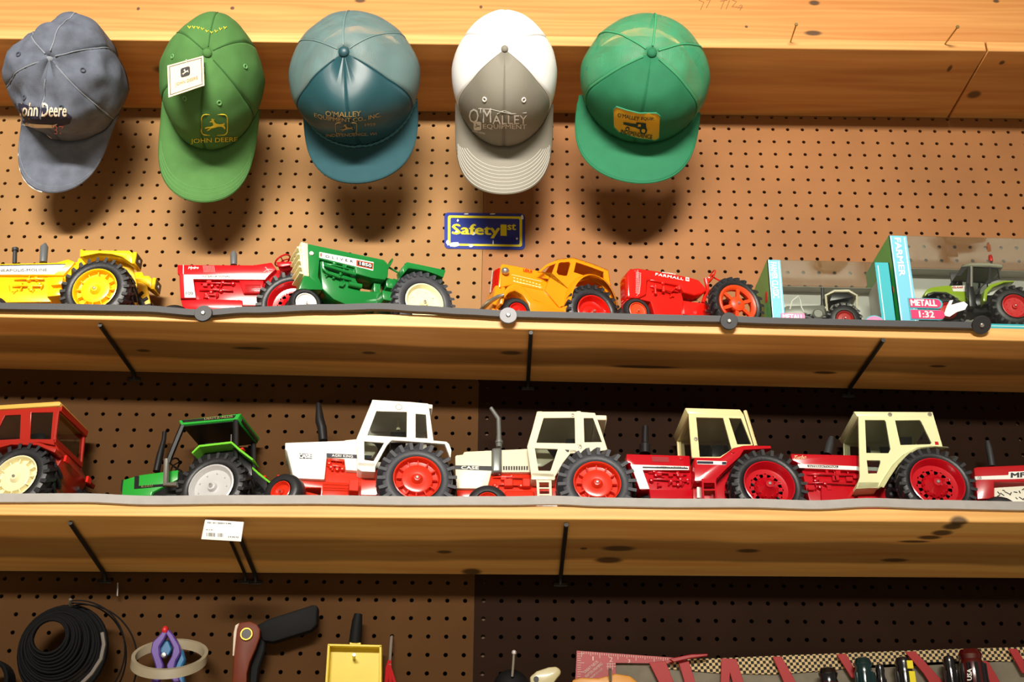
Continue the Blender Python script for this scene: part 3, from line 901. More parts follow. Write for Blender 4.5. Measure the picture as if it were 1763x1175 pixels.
# red grille across the nose, silver spine down its middle
(xa, za), (xb, zb) = t.P('D', '560,612 540,800', .019)
mb = MB()
for i in range(15):
    f_ = i/14; z = za+(zb-za)*f_; xx = xa+(xb-xa)*f_
    mb.tube([(xx+.004, -.0185, z), (xx-.001, -.0150, z), (xx-.0035, -.008, z), (xx-.0045, 0, z), (xx-.0035, .008, z), (xx-.001, .0150, z), (xx+.004, .0185, z)], .0011, 5)
g_ = mb.build('grille', SRED, t.e)
MB().prism([(xa+.003, za+.001), (xa+.006, za+.001), (xb+.006, zb-.002), (xb+.003, zb-.002)], -.0175, .0175).build('grille_backing', SRED, g_)
MB().tube([(xa-.0055, 0, za+.003), (xb-.0055, 0, zb-.001)], .0013, 6).build('grille_spine', SIL, g_)
(a, b), = t.P('D', '612,645', .023)
(c_, d_), = t.P('D', '422,726', -.023)
for sg in (-1, 1):
    MB().ball((a-.001, sg*.023, b), (.0062, .0055, .0055)).build('head_lamp', SIL, t.e)
ff = t.P('D', '556,955 566,890 590,840 630,790 690,758 760,772 830,850 880,915 1125,992 1200,965 1195,1045 840,1040 825,950 770,870 700,828 640,850 600,905 588,965', .042)
for sg in (-1, 1):
    y0, y1 = (-.042, -.017) if sg < 0 else (.017, .042)
    MB().prism([(p, max(q, .002)) for p, q in ff], y0, y1).build('front_fender', ORY, t.e, bevel=.002, seg=2)
MB().prism([(xb-.004, zb+.004), (xb+.012, zb+.004), (xb+.012, .008), (xb-.010, .010)], -.018, .018).build('nose_apron', ORY, t.e, bevel=.0015)
t.prism('underbody', 'D', '590,905 1125,990 1560,900 1560,1045 500,1045', .026, ORY)
(x1, z1), = t.P('D', '562,885', .044)
MB().tube([(x1+.004, -.047, z1+.002), (x1-.003, -.042, z1), (x1-.010, -.022, z1-.001), (x1-.012, 0, z1-.001), (x1-.010, .022, z1-.001), (x1-.003, .042, z1), (x1+.004, .047, z1+.002)], [.002, .0032, .0036, .0036, .0036, .0032, .002], 10).build('bumper', SIL, t.e)
def smooth(p, n=2):
    for _ in range(n):
        q = [p[0]]
        for u, v in zip(p[:-1], p[1:]):
            q += [(u[0]*.75+v[0]*.25, u[1]*.75+v[1]*.25), (u[0]*.25+v[0]*.75, u[1]*.25+v[1]*.75)]
        p = q+[p[-1]]
    return p
# rear fender bulges over the wheels
ac = t.P('D', '1195,960 1225,835 1300,742 1400,712 1520,775 1600,900 1630,1045', .033)
ao = t.P('D', '1150,985 1185,800 1270,705 1400,675 1550,735 1645,890 1680,1045', .033)
for sg in (-1, 1):
    rows = [[(p[0], sg*.032, p[1]), (p[0]*.6+q[0]*.4, sg*.043, p[1]*.6+q[1]*.4), (q[0], sg*.047, q[1])] for p, q in zip(smooth(ao), smooth(ac))]
    MB().sheet(rows).build('rear_fender', ORY, t.e, sharp=70)
xf = t.fwheel('D', '728,985', .042, .018, .0235, .0135, SRED, 'plain')
t.axles(xf, .0235, .042, ORY)

# 5 red tractor with open spoked wheels
t = Tr('toy_tractor', 'bright red toy tractor with open-spoked rear wheels beside the small box', S2T, (1271.2, 522.6), .043, .052, 18, GR2)
t.wheel('rear_wheel', 0, .043, .052, .022, .043, .0300, ORG, 'spoke', 22, lugh=.05)
t.prism('hood', 'E', '120,215 135,165 165,145 240,135 540,180 830,240 905,262 985,355 1000,380 940,420 860,435 740,400 700,335 345,262 335,410 330,430 240,470 130,455', .0135, SRED, bevel=.003, seg=3)
mb = MB()
for i in range(16):
    (a, b), = t.P('E', f'238,{185+i*15}', .0138); mb.box((a, -.0138, b), (.006, .0008, .0009))
ps = t.P('E', '205,170 240,158 235,250', .0138); mb.tube([(a, -.014, b) for a, b in ps], .0005, 4)
ps = t.P('E', '270,190 268,300 255,410 225,440', .0138); mb.tube([(a, -.014, b) for a, b in ps], .0005, 4)
mb.build('grille_slots', M('slot_silver', (232, 190, 190), .3, .3), t.e)
t.text('FARMALL', 'E', '428,218 728,272 432,192', .0135, WHI, bold=.02, sp=1.15)
t.text('McCORMICK', 'E', '500,192 650,214 502,180', .0135, WHI, bold=.02)
t.decal('badge', 'E', '757,237 796,244 796,283 757,276', .0135, WHI)
t.text('IH', 'E', '766,267 786,271 768,250', .0140, SRED, bold=.02)
t.prism('engine_block', 'E', '345,262 700,335 720,430 735,490 985,530 985,660 580,670 420,640 380,500 240,470 330,430', .010, SRED)
t.clutter('E', '350,420 700,300', .010, SRED, 11, 9, out=.004)
mb = MB()
for pts, r_ in (('400,350 520,370 600,395 650,350', .0015), ('430,420 425,355', .0015), ('515,345 515,400', .0026), ('685,340 685,380', .0030)):
    ps = t.P('E', pts, .014); mb.tube([(a, -.015, b) for a, b in ps], r_, 8)
mb.build('manifold', SRED, t.e)
t.prism('bolster', 'E', '118,470 240,465 280,480 270,560 120,560', .011, SRED)
t.prism('rear_housing', 'E', '735,490 985,520 1330,440 1330,640 985,670 735,640', .013, SRED)
ps = t.P('E', '972,250 985,310 1000,385 985,400 945,515', .006)
MB().tube([(a, -.006, b) for a, b in ps], .0030, 8).build('steering_post', SRED, t.e)
t.steering('E', '1040,228', .0105, SRED, lean=-70)
t.prism('seat', 'E', '1060,330 1180,340 1190,370 1080,365', .012, SRED)
(xf, _), = t.P('E', '245,632', .018)
t.wheel('front_wheel', xf, .0215, .018, .012, .0215, .0135, ORG, 'plain')
t.axles(xf, .0215, .018, SRED)
# ------------------------------------------------------------------ lower shelf
CRED = M('paint_cab_red', (160, 30, 16), .35, coat=.2)  # red darkened: shade at the shelf's left end is in the colour
ROOF = M('paint_roof_yellow', (214, 168, 78), .4)
CRW = M('paint_wheel_cream', (240, 232, 186), .32, coat=.3)
DGN = M('paint_bright_green', (38, 158, 52), .35, coat=.2)
LIME = M('paint_lime', (110, 200, 50), .35)
SILW = M('wheel_silver', (206, 206, 206), .38, .25)
CWH = M('paint_case_white', (246, 242, 230), .3, coat=.3)
CCR = M('paint_case_cream', (236, 226, 196), .3, coat=.3)
CORG = M('paint_case_orange', (218, 48, 22), .25, coat=.5)
IHR = M('paint_ih_red', (190, 14, 30), .22, coat=.6)
IHC = M('paint_ih_cream', (232, 216, 160), .35, coat=.2)
IHW = M('paint_ih_offwhite', (228, 228, 178), .35, coat=.2)
MFR = M('paint_mf_red', (186, 22, 30), .28, coat=.4)
AMB = M('reflector_red', (226, 40, 30), .3)
GLD = M('script_gold', (232, 202, 150), .4)
MUF = M('muffler_grey', (128, 132, 128), .35, .5)

# 8 red cab tractor with yellow roof, left edge
t = Tr('toy_tractor', 'red toy tractor with yellow cab roof and cream wheels at far left of lower shelf', S3T, (24.3, 821), .053, .058, -12, GR3)
t.wheel('rear_wheel', 0, .053, .058, .034, .053, .033, CRW, 'ribs', 20)
t.cab('G', '-270,248 540,205 520,300 490,500 500,570 360,545 -270,585', ['45,296 190,290 180,512 -40,525 -5,400', '287,270 487,268 465,515 275,515', '-225,300 -40,292 -90,520 -225,530'], .040, .003, CRED)
rf = t.P('G', '-300,219 545,166 562,180 545,208 -300,258', .043)
MB().prism(rf, -.043, .039).build('cab_roof', ROOF, t.e, bevel=.0015, seg=2)
(xb, zt), (xc, zb) = t.P('G', '530,205 490,520', .040)
for sg in (-1, 1):
    MB().tube([(xb, sg*.037, zt), (xc, sg*.037, zb)], .003, 6).build('rear_post', CRED, t.e)
MB().box(((xb+xc)/2+.001, 0, zt-.004), (.004, .076, .010)).build('rear_header', CRED, t.e, bevel=.0006)
MB().box((xc+.001, 0, zb), (.004, .076, .008)).build('rear_sill', CRED, t.e, bevel=.0006)
pn = MB().add([(xb, -.034, zt-.008), (xb, .034, zt-.008), (xc+.001, .034, zb+.003), (xc+.001, -.034, zb+.003)], [(0, 1, 2, 3)]).build('rear_pane', PANE, t.e)
t.prism('rear_body', 'G', '350,540 490,520 555,640 575,690 500,810 470,1010 300,1010', .036, CRED)
t.prism('drawbar_frame', 'G', '300,700 500,700 490,1010 300,1010', .022, CRED)
(a, b), = t.P('G', '590,690', .036)
for sg in (-1, 1): MB().box((a+.001, sg*.031, b), (.004, .010, .010)).build('tail_reflector', AMB, t.e, bevel=.0008)
t.prism('hood', 'G', '-620,605 -320,590 -300,900 -620,900', .022, CRED)
t.prism('fender', 'G', '-200,600 100,540 360,545 520,600 500,640 340,570 100,565 -190,640', .056, CRED, .036, mirror=True)
t.prism('seat', 'G', '240,470 400,455 395,560 250,560', .016, BLK)
t.wheel('front_wheel', -.120, .028, .032, .016, .028, .016, CRW, 'plain')
t.axles(-.120, .028, .032, CRED)

# 9 green canopy tractor
t = Tr('toy_tractor', 'green toy tractor with flat canopy roof and silver wheels on lower shelf', S3T, (363, 836), .0515, .052, -12.5, GR3)
t.wheel('rear_wheel', 0, .0515, .052, .032, .0515, .033, SILW, 'flat', 22)
rp = t.P('H', '750,200 1380,130 1345,190 772,248', .037)
rf = MB().prism(rp, -.037, .037).build('canopy', DGN, t.e, bevel=.0008)
t.decal('canopy_plate', 'H', '783,202 1330,148 1312,178 795,224', .037, BLK)
t.text('DEUTZ-ALLIS', 'H', '1015,200 1300,172 1012,178', .0375, M('ink_faded', (150, 128, 84), .5), bold=.01)
(xr0, zr0), (xr1, zr1) = t.P('H', '1365,140 1347,188', .040)
MB().box((xr0-.0005, 0, (zr0+zr1)/2), (.0012, .060, abs(zr1-zr0)*.6)).build('canopy_back_plate', BLK, rf)
MB().prism([(rp[3][0]+.002, rp[3][1]-.0005), (rp[2][0]-.002, rp[2][1]-.0005), (rp[2][0]-.002, rp[2][1]-.0015), (rp[3][0]+.002, rp[3][1]-.0015)], -.034, .034).build('canopy_lining', BLK, rf)
pa = t.P('H', '795,245 660,575 640,640', .033)
pb = t.P('H', '628,600 620,855 740,850', .034)
pc = t.P('H', '1330,190 1330,600', .033)
for sg in (-1, 1):
    MB().tube([(a, sg*.033, b) for a, b in pa], .0042, 6).build('front_post', BLK, t.e)
    MB().tube([(a, sg*.034, b) for a, b in pb], .0042, 8).build('handrail', SIL, t.e)
    MB().tube([(a, sg*.033, b) for a, b in pc], .0040, 6).build('rear_post', BLK, t.e)
fo = t.P('H', '883,532 960,455 1290,418 1370,488 1510,598 1495,612 1360,510 1285,440 965,476 895,545', .047)
for sg in (-1, 1):
    y0, y1 = (-.049, -.026) if sg < 0 else (.026, .049)
    MB().prism(fo, y0, y1).build('fender', LIME, t.e, bevel=.0006)
t.prism('fender_wall', 'H', '900,545 970,478 1285,445 1360,515 1490,620 1490,760 900,760', .030, BLK, .027, mirror=True)
(a, b), = t.P('H', '1375,478', .050)
for sg in (-1, 1): MB().box((a, sg*.042, b+.001), (.005, .009, .003)).build('tail_lamp', AMB, t.e, bevel=.0008)
t.prism('hood', 'H', '172,940 185,802 360,752 745,700 740,800 600,872 480,930 470,965 175,965', .021, DGN, bevel=.0018)
t.decal('hood_stripe', 'H', '305,768 352,764 346,866 594,846 602,871 300,897', .021, BLK)
t.text('6260', 'H', '372,884 492,874 372,860', .0215, M('ink_faded2', (130, 120, 70), .5))
t.prism('nose', 'H', '160,905 172,800 186,800 178,940', .0205, BLK)
t.prism('engine_block', 'H', '470,930 720,800 780,1010 480,1010', .017, BLK)
t.prism('rear_housing', 'H', '720,720 1300,700 1420,960 720,960', .02, BLK)
t.prism('seat', 'H', '1010,430 1130,420 1130,520 1020,530', .014, BLK)
t.stack('H', '525,720 560,560 600,400 607,320', [.0052, .0052, .0034, .0034], BLK)
t.steering('H', '690,660', .012, BLK, lean=-55)
mb = MB()
for q in ('1280,420 1283,345', '1318,425 1322,325', '1340,430 1342,370'):
    (a, c), (b, d) = t.P('H', q, .01); mb.tube([(a, -.01, c), (b, -.01, d)], .0009, 6)
mb.build('levers', SIL, t.e)
xf = t.P('H', '85,960', .028)[0][0]
t.wheel('front_wheel', xf, .028, .028, .014, .028, .017, SILW, 'plain', 16, rub=RUB)
t.axles(xf, .028, .028, BLK)

# 10 white and orange tractor
t = Tr('toy_tractor', 'white toy tractor with boxy white cab and orange wheels turned at front', S3T, (718.4, 822.7), .0555, .062, 7, GR3)
t.wheel('rear_wheel', 0, .0555, .062, .038, .0555, .033, CORG, 'ribs', 22, rub=RUBG, lugh=.10)
t.prism('hood', 'I', '160,428 680,410 800,398 815,680 700,672 690,572 530,560 512,758 235,745 175,497 160,490', .024, CWH, bevel=.0018)
t.decal('side_stripe', 'I', '530,524 940,545 920,574 530,560', .024, NAVY)
t.text('AGRI KING', 'I', '578,556 765,565 578,534', .0246, WHI, bold=.01, sp=1.1)
mb = MB()
for i in range(4):
    ps = t.P('I', f'{287+i*29},524 {312+i*29},526 {312+i*29},574 {287+i*29},572', .024)
    mb.prism(ps, -.0245, -.0238)
lg = mb.build('logo_blocks', NAVY, t.e)
mb = MB()
for i, ch in enumerate('CASE'):
    a, b, c = t.P('I', f'{286+i*29},566 {314+i*29},567 {286+i*29},531', .0245)
    text_quad(mb, ch, (a[0], -.0251, a[1]), (b[0], -.0251, b[1]), (c[0], -.0251, c[1]), bold=.03)
mb.build('logo_letters', WHI, t.e, flip=False)
t.prism('engine_block', 'I', '512,560 830,570 850,690 960,690 960,960 480,960 512,758', .017, CORG)
t.clutter('I', '515,700 740,580', .017, CORG, 4, 10)
t.prism('engine_sump', 'I', '500,775 730,785 720,960 480,960', .021, CORG)
mb = MB()
for q in (800, 830, 850):
    (a, c), (b, d) = t.P('I', f'500,{q} 725,{q+8}', .021); mb.tube([(a, -.0215, c), (b, -.0215, d)], .0009, 6)
mb.build('sump_ribs', CORG, t.e)
bx = t.P('I', '735,758 822,768 815,862 728,855', .032)
MB().prism(bx, -.032, .032, ).build('battery_box', CORG, t.e, bevel=.0008)
t.prism('front_rail', 'I', '235,745 512,758 500,960 470,960 480,830 345,830 340,860 270,800', .018, CORG)
t.prism('front_axle_beam', 'I', '80,712 165,718 330,860 460,890 460,930 320,960 120,760', .030, CORG, .006)
t.cab('I', '795,400 870,215 940,46 1440,78 1485,408 1600,418 1625,440 1645,495 1638,565 1590,450 1560,432 1112,405 1070,450 985,605 965,645 805,637',
      ['975,145 1248,152 1245,380 893,362', '1325,168 1418,175 1432,390 1325,384', '866,415 1045,428 950,592 868,580'], .040, .0035, CWH)
rp = t.P('I', '935,44 1285,64 1440,78 1445,110 935,95', .040)
MB().prism(rp, -.0405, .0405).build('cab_roof', CWH, t.e, bevel=.001)
(xv0, zv0), (xv1, zv1) = t.P('I', '1432,82 1476,122', .036)
MB().box(((xv0+xv1)/2, 0, (zv0+zv1)/2), (abs(xv1-xv0), .072, abs(zv1-zv0))).build('rear_visor', CWH, t.e, bevel=.001)
t.prism('cab_base', 'I', '800,600 968,610 965,690 845,685 805,660', .040, CWH, bevel=.001)
(a, b), = t.P('I', '1176,110', .0405)
mb = MB().tube([(a+.0045*math.cos(q*.5236), -.0406, b+.0045*math.sin(q*.5236)) for q in range(12)], .0005, 5, closed=True); mb.build('roof_ring', SIL, t.e)
pf = t.P('I', '935,60 805,400 805,640', .038); fr = [(a, b) for a, b in pf]
for (a, b), (c, d), nm in ((fr[0], fr[1], 'windscreen'), (fr[1], fr[2], 'lower_windscreen')):
    MB().add([(a, -.036, b), (a, .036, b), (c, .036, d), (c, -.036, d)], [(0, 1, 2, 3)]).build(nm, PANE, t.e)
for sg in (-1, 1):
    (a, b), (c, d) = t.P('I', '1600,420 1645,500', .040)
fd = t.P('I', '1112,405 1560,430 1600,440 1640,565 1630,570 1585,452 1115,418', .040)
for sg in (-1, 1):
    y0, y1 = (-.060, -.038) if sg < 0 else (.038, .060)
    MB().prism(fd, y0 if sg > 0 else -.044, y1 if sg < 0 else .044).build('fender', CWH, t.e, bevel=.0005)
t.prism('rear_housing', 'I', '830,690 1400,600 1500,900 830,900', .02, CORG)
t.prism('dashboard', 'I', '690,405 800,395 960,440 990,480 940,560 800,560', .016, CCR)
t.prism('seat', 'I', '1100,330 1240,330 1240,430 1100,430', .016, BLK)
MB().tube([(a, -.0, b) for a, b in t.P('I', '1170,160 1170,320', 0)], .003, 8).build('cab_inner_post', CCR, t.e)
t.stack('I', '500,412 490,300 470,235 458,80', [.0065, .0068, .0068, .0034], BLK)
(xf, _), = t.P('I', '120,840', .046)
t.wheel('front_wheel', xf, .0285, .050, .026, .0285, .0150, CORG, 'plain', turn=-28, rub=RUB, farw=.030)
t.axles(xf+.012, .0285, .040, CORG)

# 11 cream tractor with side muffler and ladder
t = Tr('toy_tractor', 'cream toy tractor with tall bent exhaust, ladder and orange wheels', S3T, (1028.4, 830.8), .0555, .062, 1.5, GR3)
t.wheel('rear_wheel', 0, .0555, .062, .038, .0555, .033, CORG, 'ribs', 22, rub=RUBG, lugh=.10)
t.prism('hood', 'J', '70,500 75,487 140,480 150,455 720,428 745,640 395,640 358,788 75,785', .024, CCR, bevel=.0018)
t.decal('side_stripe', 'J', '72,580 395,588 395,628 72,614', .024, INK)
t.text('CASE', 'J', '125,614 280,618 125,588', .0246, WHI, bold=.02)
mb = MB()
for i in range(3): mb.prism(t.P('J', f'{318+i*22},588 {325+i*22},588 {325+i*22},622 {318+i*22},622', .024), -.025, -.0238)
for i in range(10): mb.prism(t.P('J', f'{498+i*23},588 {513+i*23},588 {513+i*23},622 {498+i*23},622', .024), -.0247, -.0238)
mb.build('stripe_slots', INK, t.e)
t.prism('muffler', 'J', '395,418 488,415 488,638 395,640', .031, MUF, .017, bevel=.004, seg=3)
t.stack('J', '462,420 462,365 462,300 458,165 390,66', [.0046, .0042, .0034, .0034, .0028], MUF, w=.024)
t.stack('J', '463,385 463,365', [.0056, .0056], MUF, 'stack_collar', w=.024)
t.prism('engine_block', 'J', '395,640 745,635 800,700 800,960 300,960 358,788', .018, CORG)
t.clutter('J', '380,840 760,665', .018, CORG, 9, 9)
mb = MB()
for (bx0, by0, bx1, by1) in ((505, 715, 585, 780), (670, 710, 740, 785)):
    mb.prism(t.P('J', f'{bx0},{by0} {bx1},{by0} {bx1},{by1} {bx0},{by1}', .020), -.026, -.016)
mb.build('filter_covers', CORG, t.e, bevel=.001)
t.prism('side_tank', 'J', '510,800 780,800 800,960 510,960', .023, CORG, bevel=.004, seg=3)
t.prism('front_rail', 'J', '80,785 358,788 320,870 90,870', .019, CORG)
t.cab('J', '714,410 760,255 800,102 1320,110 1380,280 1432,442 1180,470 1100,470 1030,560 960,685 750,672',
      ['860,155 1138,152 1143,382 795,376', '1218,155 1302,155 1382,370 1225,372', '782,425 988,432 922,628 815,625'], .040, .0035, CCR)
rp = t.P('J', '798,98 1160,98 1320,110 1325,140 798,140', .040)
MB().prism(rp, -.0405, .0405).build('cab_roof', CCR, t.e, bevel=.001)
mb = MB()
for q in ('805,100 850,100 850,112 800,112', '1152,98 1192,98 1195,400 1160,400'):
    mb.prism(t.P('J', q, .040), -.0415, -.0385)
mb.build('door_post', CCR, t.e, bevel=.0006)
(xv0, zv0), (xv1, zv1) = t.P('J', '1315,128 1425,172', .036)
MB().box(((xv0+xv1)/2, 0, (zv0+zv1)/2), (abs(xv1-xv0), .072, abs(zv1-zv0))).build('rear_visor', CCR, t.e, bevel=.001)
mb = MB()
for q in ('1120,130', '1188,415'):
    (a, b), = t.P('J', q, .0405); mb.lathe([(-.0015, 0), (-.0012, .0022), (0, .0026)], (a, -.0405, b), n=10)
mb.build('rivets', SIL, t.e)
fr = t.P('J', '800,105 718,410 748,665', .038)
for (a, b), (c, d), nm in ((fr[0], fr[1], 'windscreen'), (fr[1], fr[2], 'lower_windscreen')):
    MB().add([(a, -.036, b), (a, .036, b), (c, .036, d), (c, -.036, d)], [(0, 1, 2, 3)]).build(nm, PANE, t.e)
t.prism('cab_base', 'J', '750,640 955,650 965,690 960,710 750,705', .040, CCR)
t.decal('model_stripe', 'J', '1050,440 1090,442 1085,462 1068,460', .040, INK)
t.text('2590', 'J', '1095,460 1150,460 1095,444', .0402, INK)
ld_ = t.P('J', '795,700 930,702 935,880 805,880', .050)
hl = [t.P('J', q, .050) for q in ('820,730 908,730 908,775 822,775', '822,788 910,788 912,834 824,834', '824,848 912,848 914,872 826,872')]
MB().prism(ld_, -.050, -.0475, hl).build('ladder', CCR, t.e, bevel=.0004)
MB().box(((ld_[0][0]+ld_[1][0])/2, -.045, ld_[0][1]-.001), (ld_[1][0]-ld_[0][0], .010, .002)).build('ladder_bracket', CCR, t.e)
t.prism('rear_housing', 'J', '750,700 1400,560 1500,960 750,960', .02, CORG)
t.prism('dashboard', 'J', '700,430 890,432 960,520 850,590 740,600', .015, CCR)
t.prism('seat', 'J', '1060,340 1140,340 1150,470 1060,470', .016, BLK)
(xf, _), = t.P('J', '360,890', .046)
t.wheel('front_wheel', xf, .0285, .050, .024, .0285, .0150, CORG, 'plain')
t.axles(xf, .0285, .050, CORG)

# 12 red tractor, cream open cab frame
t = Tr('toy_tractor', 'red toy tractor with cream cab frame, red lower doors and red step', S3T, (1325, 833.7), .0545, .059, 5, GR3)
t.wheel('rear_wheel', 0, .0545, .059, .036, .0545, .036, IHR, 'holes', 24, lugh=.055)
t.prism('hood', 'K', '95,476 665,492 670,625 240,622 300,792 215,792 130,560 95,555', .024, IHR, bevel=.0015)
t.prism('front_panel', 'K', '185,600 240,622 300,795 225,800', .0238, IHR)
t.decal('side_stripe', 'K', '130,573 140,573 655,590 650,622 240,622 302,792 215,792 160,640', .024, WHI)
t.decal('stripe_bar', 'K', '240,592 645,602 645,612 240,604', .0244, INK)
t.text('INTERNATIONAL', 'K', '365,610 640,612 365,592', .0246, INK, bold=.01)
t.decal('hood_patch', 'K', '320,503 470,508 478,552 328,548', .024, M('patch_dark_red', (150, 20, 30), .4))
(a, b), = t.P('K', '582,515', .024)
MB().lathe([(-.002, 0), (-.0015, .003), (0, .0034)], (a, -.024, b), n=12).build('hood_button', IHR, t.e)
t.prism('engine_block', 'K', '240,622 690,622 700,960 330,960 300,792', .0175, IHR)
t.clutter('K', '275,780 665,640', .0175, IHR, 21, 22)
t.prism('side_rail', 'K', '300,795 680,800 690,960 320,960', .0215, IHR)
t.prism('cab_lower', 'K', '705,505 930,512 1050,430 1145,402 1385,403 1390,428 1145,440 1110,500 1000,600 900,700 890,720 705,720', .041, IHR, bevel=.001)
t.decal('door_stripe', 'K', '725,537 990,545 985,577 728,570', .041, WHI)
t.decal('door_stripe_bar', 'K', '728,543 870,546 870,568 728,565', .0413, NAVY)
t.decal('door_stripe_end', 'K', '950,549 988,549 985,574 948,572', .0413, NAVY)
t.cab('K', '650,105 1140,122 1225,400 1140,405 1050,425 935,512 690,510 680,500', ['718,150 960,155 1035,432 1015,450 932,503 750,503', '1010,156 1120,159 1212,392 1085,392'], .041, .0035, IHC)
rp = t.P('K', '618,66 1110,80 1145,128 1140,140 650,122 640,110', .041)
MB().prism(rp, -.0415, .0415).build('cab_roof', IHC, t.e, bevel=.002, seg=2)
bw = t.P('K', '1140,90 1188,84 1322,400 1235,400', .041)
(x0, z0), (x1, z1), (x2, z2) = (t.P('K', q, .041)[0] for q in ('1142,100', '1236,398', '1190,90'))
MB().prism([(x0, z0), (x0+.004, z0+.001), (x1+.004, z1), (x1, z1)], -.036, .036).build('rear_window', M('black_glass', (14, 14, 16), .08, coat=.5), t.e)
for sg in (-1, 1):
    MB().tube([(x0+.003, sg*.038, z0+.003), (x1+.003, sg*.038, z1)], .0028, 6).build('rear_post', IHC, t.e)
fp = t.P('K', '652,112 690,505', .039)
for sg in (-1, 1): pass
MB().add([(fp[0][0]+.002, -.037, fp[0][1]-.003), (fp[0][0]+.002, .037, fp[0][1]-.003), (fp[1][0], .037, fp[1][1]), (fp[1][0], -.037, fp[1][1])], [(0, 1, 2, 3)]).build('windscreen', PANE, t.e)
(a, b), = t.P('K', '716,345', .0415)
MB().lathe([(-.0015, 0), (-.0012, .0026), (0, .003)], (a, -.0415, b), n=12).build('door_handle', SIL, t.e)
(a, b), = t.P('K', '1045,455', .0415)
MB().lathe([(-.0015, 0), (-.0012, .0026), (0, .003)], (a, -.0415, b), n=12).build('door_hinge', IHR, t.e)
st_ = t.P('K', '768,700 895,700 905,885 775,885', .052)
hl = [t.P('K', q, .052) for q in ('785,735 882,735 885,790 788,790', '788,805 886,805 890,875 792,875')]
MB().prism(st_, -.052, -.041, hl).build('step', IHR, t.e, bevel=.0004)
t.decal('white_pipe', 'K', '720,785 745,785 748,880 722,880', .030, WHI, lift=.004)
t.prism('rear_housing', 'K', '690,640 1300,560 1450,960 690,960', .022, IHR)
t.prism('dashboard', 'K', '680,480 760,470 800,560 690,600', .016, BLK)
t.prism('seat', 'K', '860,400 960,395 1000,520 860,520', .017, BLK)
t.stack('K', '262,478 262,400 262,385 265,235', [.008, .008, .005, .0045], BLK)
(xf, _), = t.P('K', '328,890', .018)
t.wheel('front_wheel', xf, .0265, .018, .014, .0265, .015, IHR, 'plain')
t.axles(xf, .0265, .018, IHR)

# 13 red tractor, off-white full cab, dual rear tyres
t = Tr('toy_tractor', 'red toy tractor with full off-white cab and paired rear tyres', S3T, (1614.7, 830.6), .0545, .066, 2, GR3)
t.wheel('rear_wheel', 0, .0545, .066, .030, .0545, .038, IHR, 'holes', 24, lugh=.055)
t.wheel('inner_wheel', -.004, .0545, .034, .026, .0545, .030, IHR, 'plain', 24, lugh=.055)
t.prism('hood', 'L', '48,390 545,402 552,520 150,502 140,475 60,440', .023, IHR, bevel=.0015)
t.decal('side_stripe', 'L', '100,467 700,492 698,520 105,496', .0232, WHI)
t.decal('stripe_bar', 'L', '170,474 398,481 396,497 175,490', .0236, INK)
t.text('INTERNATIONAL', 'L', '182,492 392,497 180,479', .024, WHI, bold=.01)
t.text('Turbo', 'L', '70,437 158,432 75,408', .023, GLD, shear=.4, bold=.01)
t.prism('hood_rear', 'L', '540,402 700,440 720,540 540,520', .0225, IHR)
t.prism('engine_block', 'L', '130,505 552,520 540,640 700,650 800,740 800,900 230,900 160,640', .017, IHR)
t.clutter('L', '160,690 540,525', .017, IHR, 31, 18)
t.prism('side_rail', 'L', '270,640 440,620 520,680 530,900 280,900', .021, IHR, bevel=.003, seg=2)
t.cab('L', '512,82 1090,86 1130,220 1168,352 1050,345 960,355 880,395 800,470 740,560 690,642 530,645 556,560 546,120',
      ['594,143 738,143 748,155 782,358 766,388 604,386', '815,146 995,143 1008,155 1084,313 1072,322 855,328', '607,438 706,440 708,455 682,536 618,537'], .040, .0035, IHW)
rp = t.P('L', '512,80 1088,84 1096,105 1098,130 545,122 530,112', .040)
MB().prism(rp, -.0405, .0405).build('cab_roof', IHW, t.e, bevel=.0018, seg=2)
t.prism('cab_base', 'L', '540,600 700,600 690,640 530,648 522,655 545,620', .040, IHW)
fa = t.P('L', '1170,350 1060,344 960,355 880,393 800,468 735,565 690,640', .040)
for sg in (-1, 1):
    rows = [[(a, sg*.0365, b), (a+.002, sg*.046, b-.001), (a+.004, sg*.050, b-.004)] for a, b in fa]
    mb = MB().sheet(rows); mb.sheet([[(x, y, z-.0012) for x, y, z in r] for r in rows]); mb.build('fender_lip', IHW, t.e, sharp=60)
mb = MB()
for q in ('778,103', '1070,102'):
    (a, b), = t.P('L', q, .041); mb.lathe([(-.0014, 0), (-.0012, .003), (0, .0034)], (a, -.0405, b), n=12)
mb.build('roof_rivet', SIL, t.e)
(a, b), = t.P('L', '1121,315', .040)
MB().box((a, -.0403, b), (.005, .0006, .005)).build('cab_badge', MFR, t.e)
fp = t.P('L', '545,125 556,560', .038)
MB().add([(fp[0][0], -.036, fp[0][1]), (fp[0][0], .036, fp[0][1]), (fp[1][0], .036, fp[1][1]), (fp[1][0], -.036, fp[1][1])], [(0, 1, 2, 3)]).build('windscreen', PANE, t.e)
t.prism('rear_housing', 'L', '540,640 900,600 1100,900 540,900', .02, IHR)
t.prism('seat', 'L', '820,270 940,265 945,360 820,370', .016, BLK)
t.prism('dashboard', 'L', '560,380 640,380 690,440 600,440', .016, BLK)
t.stack('L', '318,398 335,320 348,270', [.006, .006, .0035], DGR)
(xf, _), = t.P('L', '268,760', .016)
t.wheel('front_wheel', xf, .0265, .016, .012, .0265, .014, IHR, 'plain')
t.axles(xf, .0265, .018, IHR)

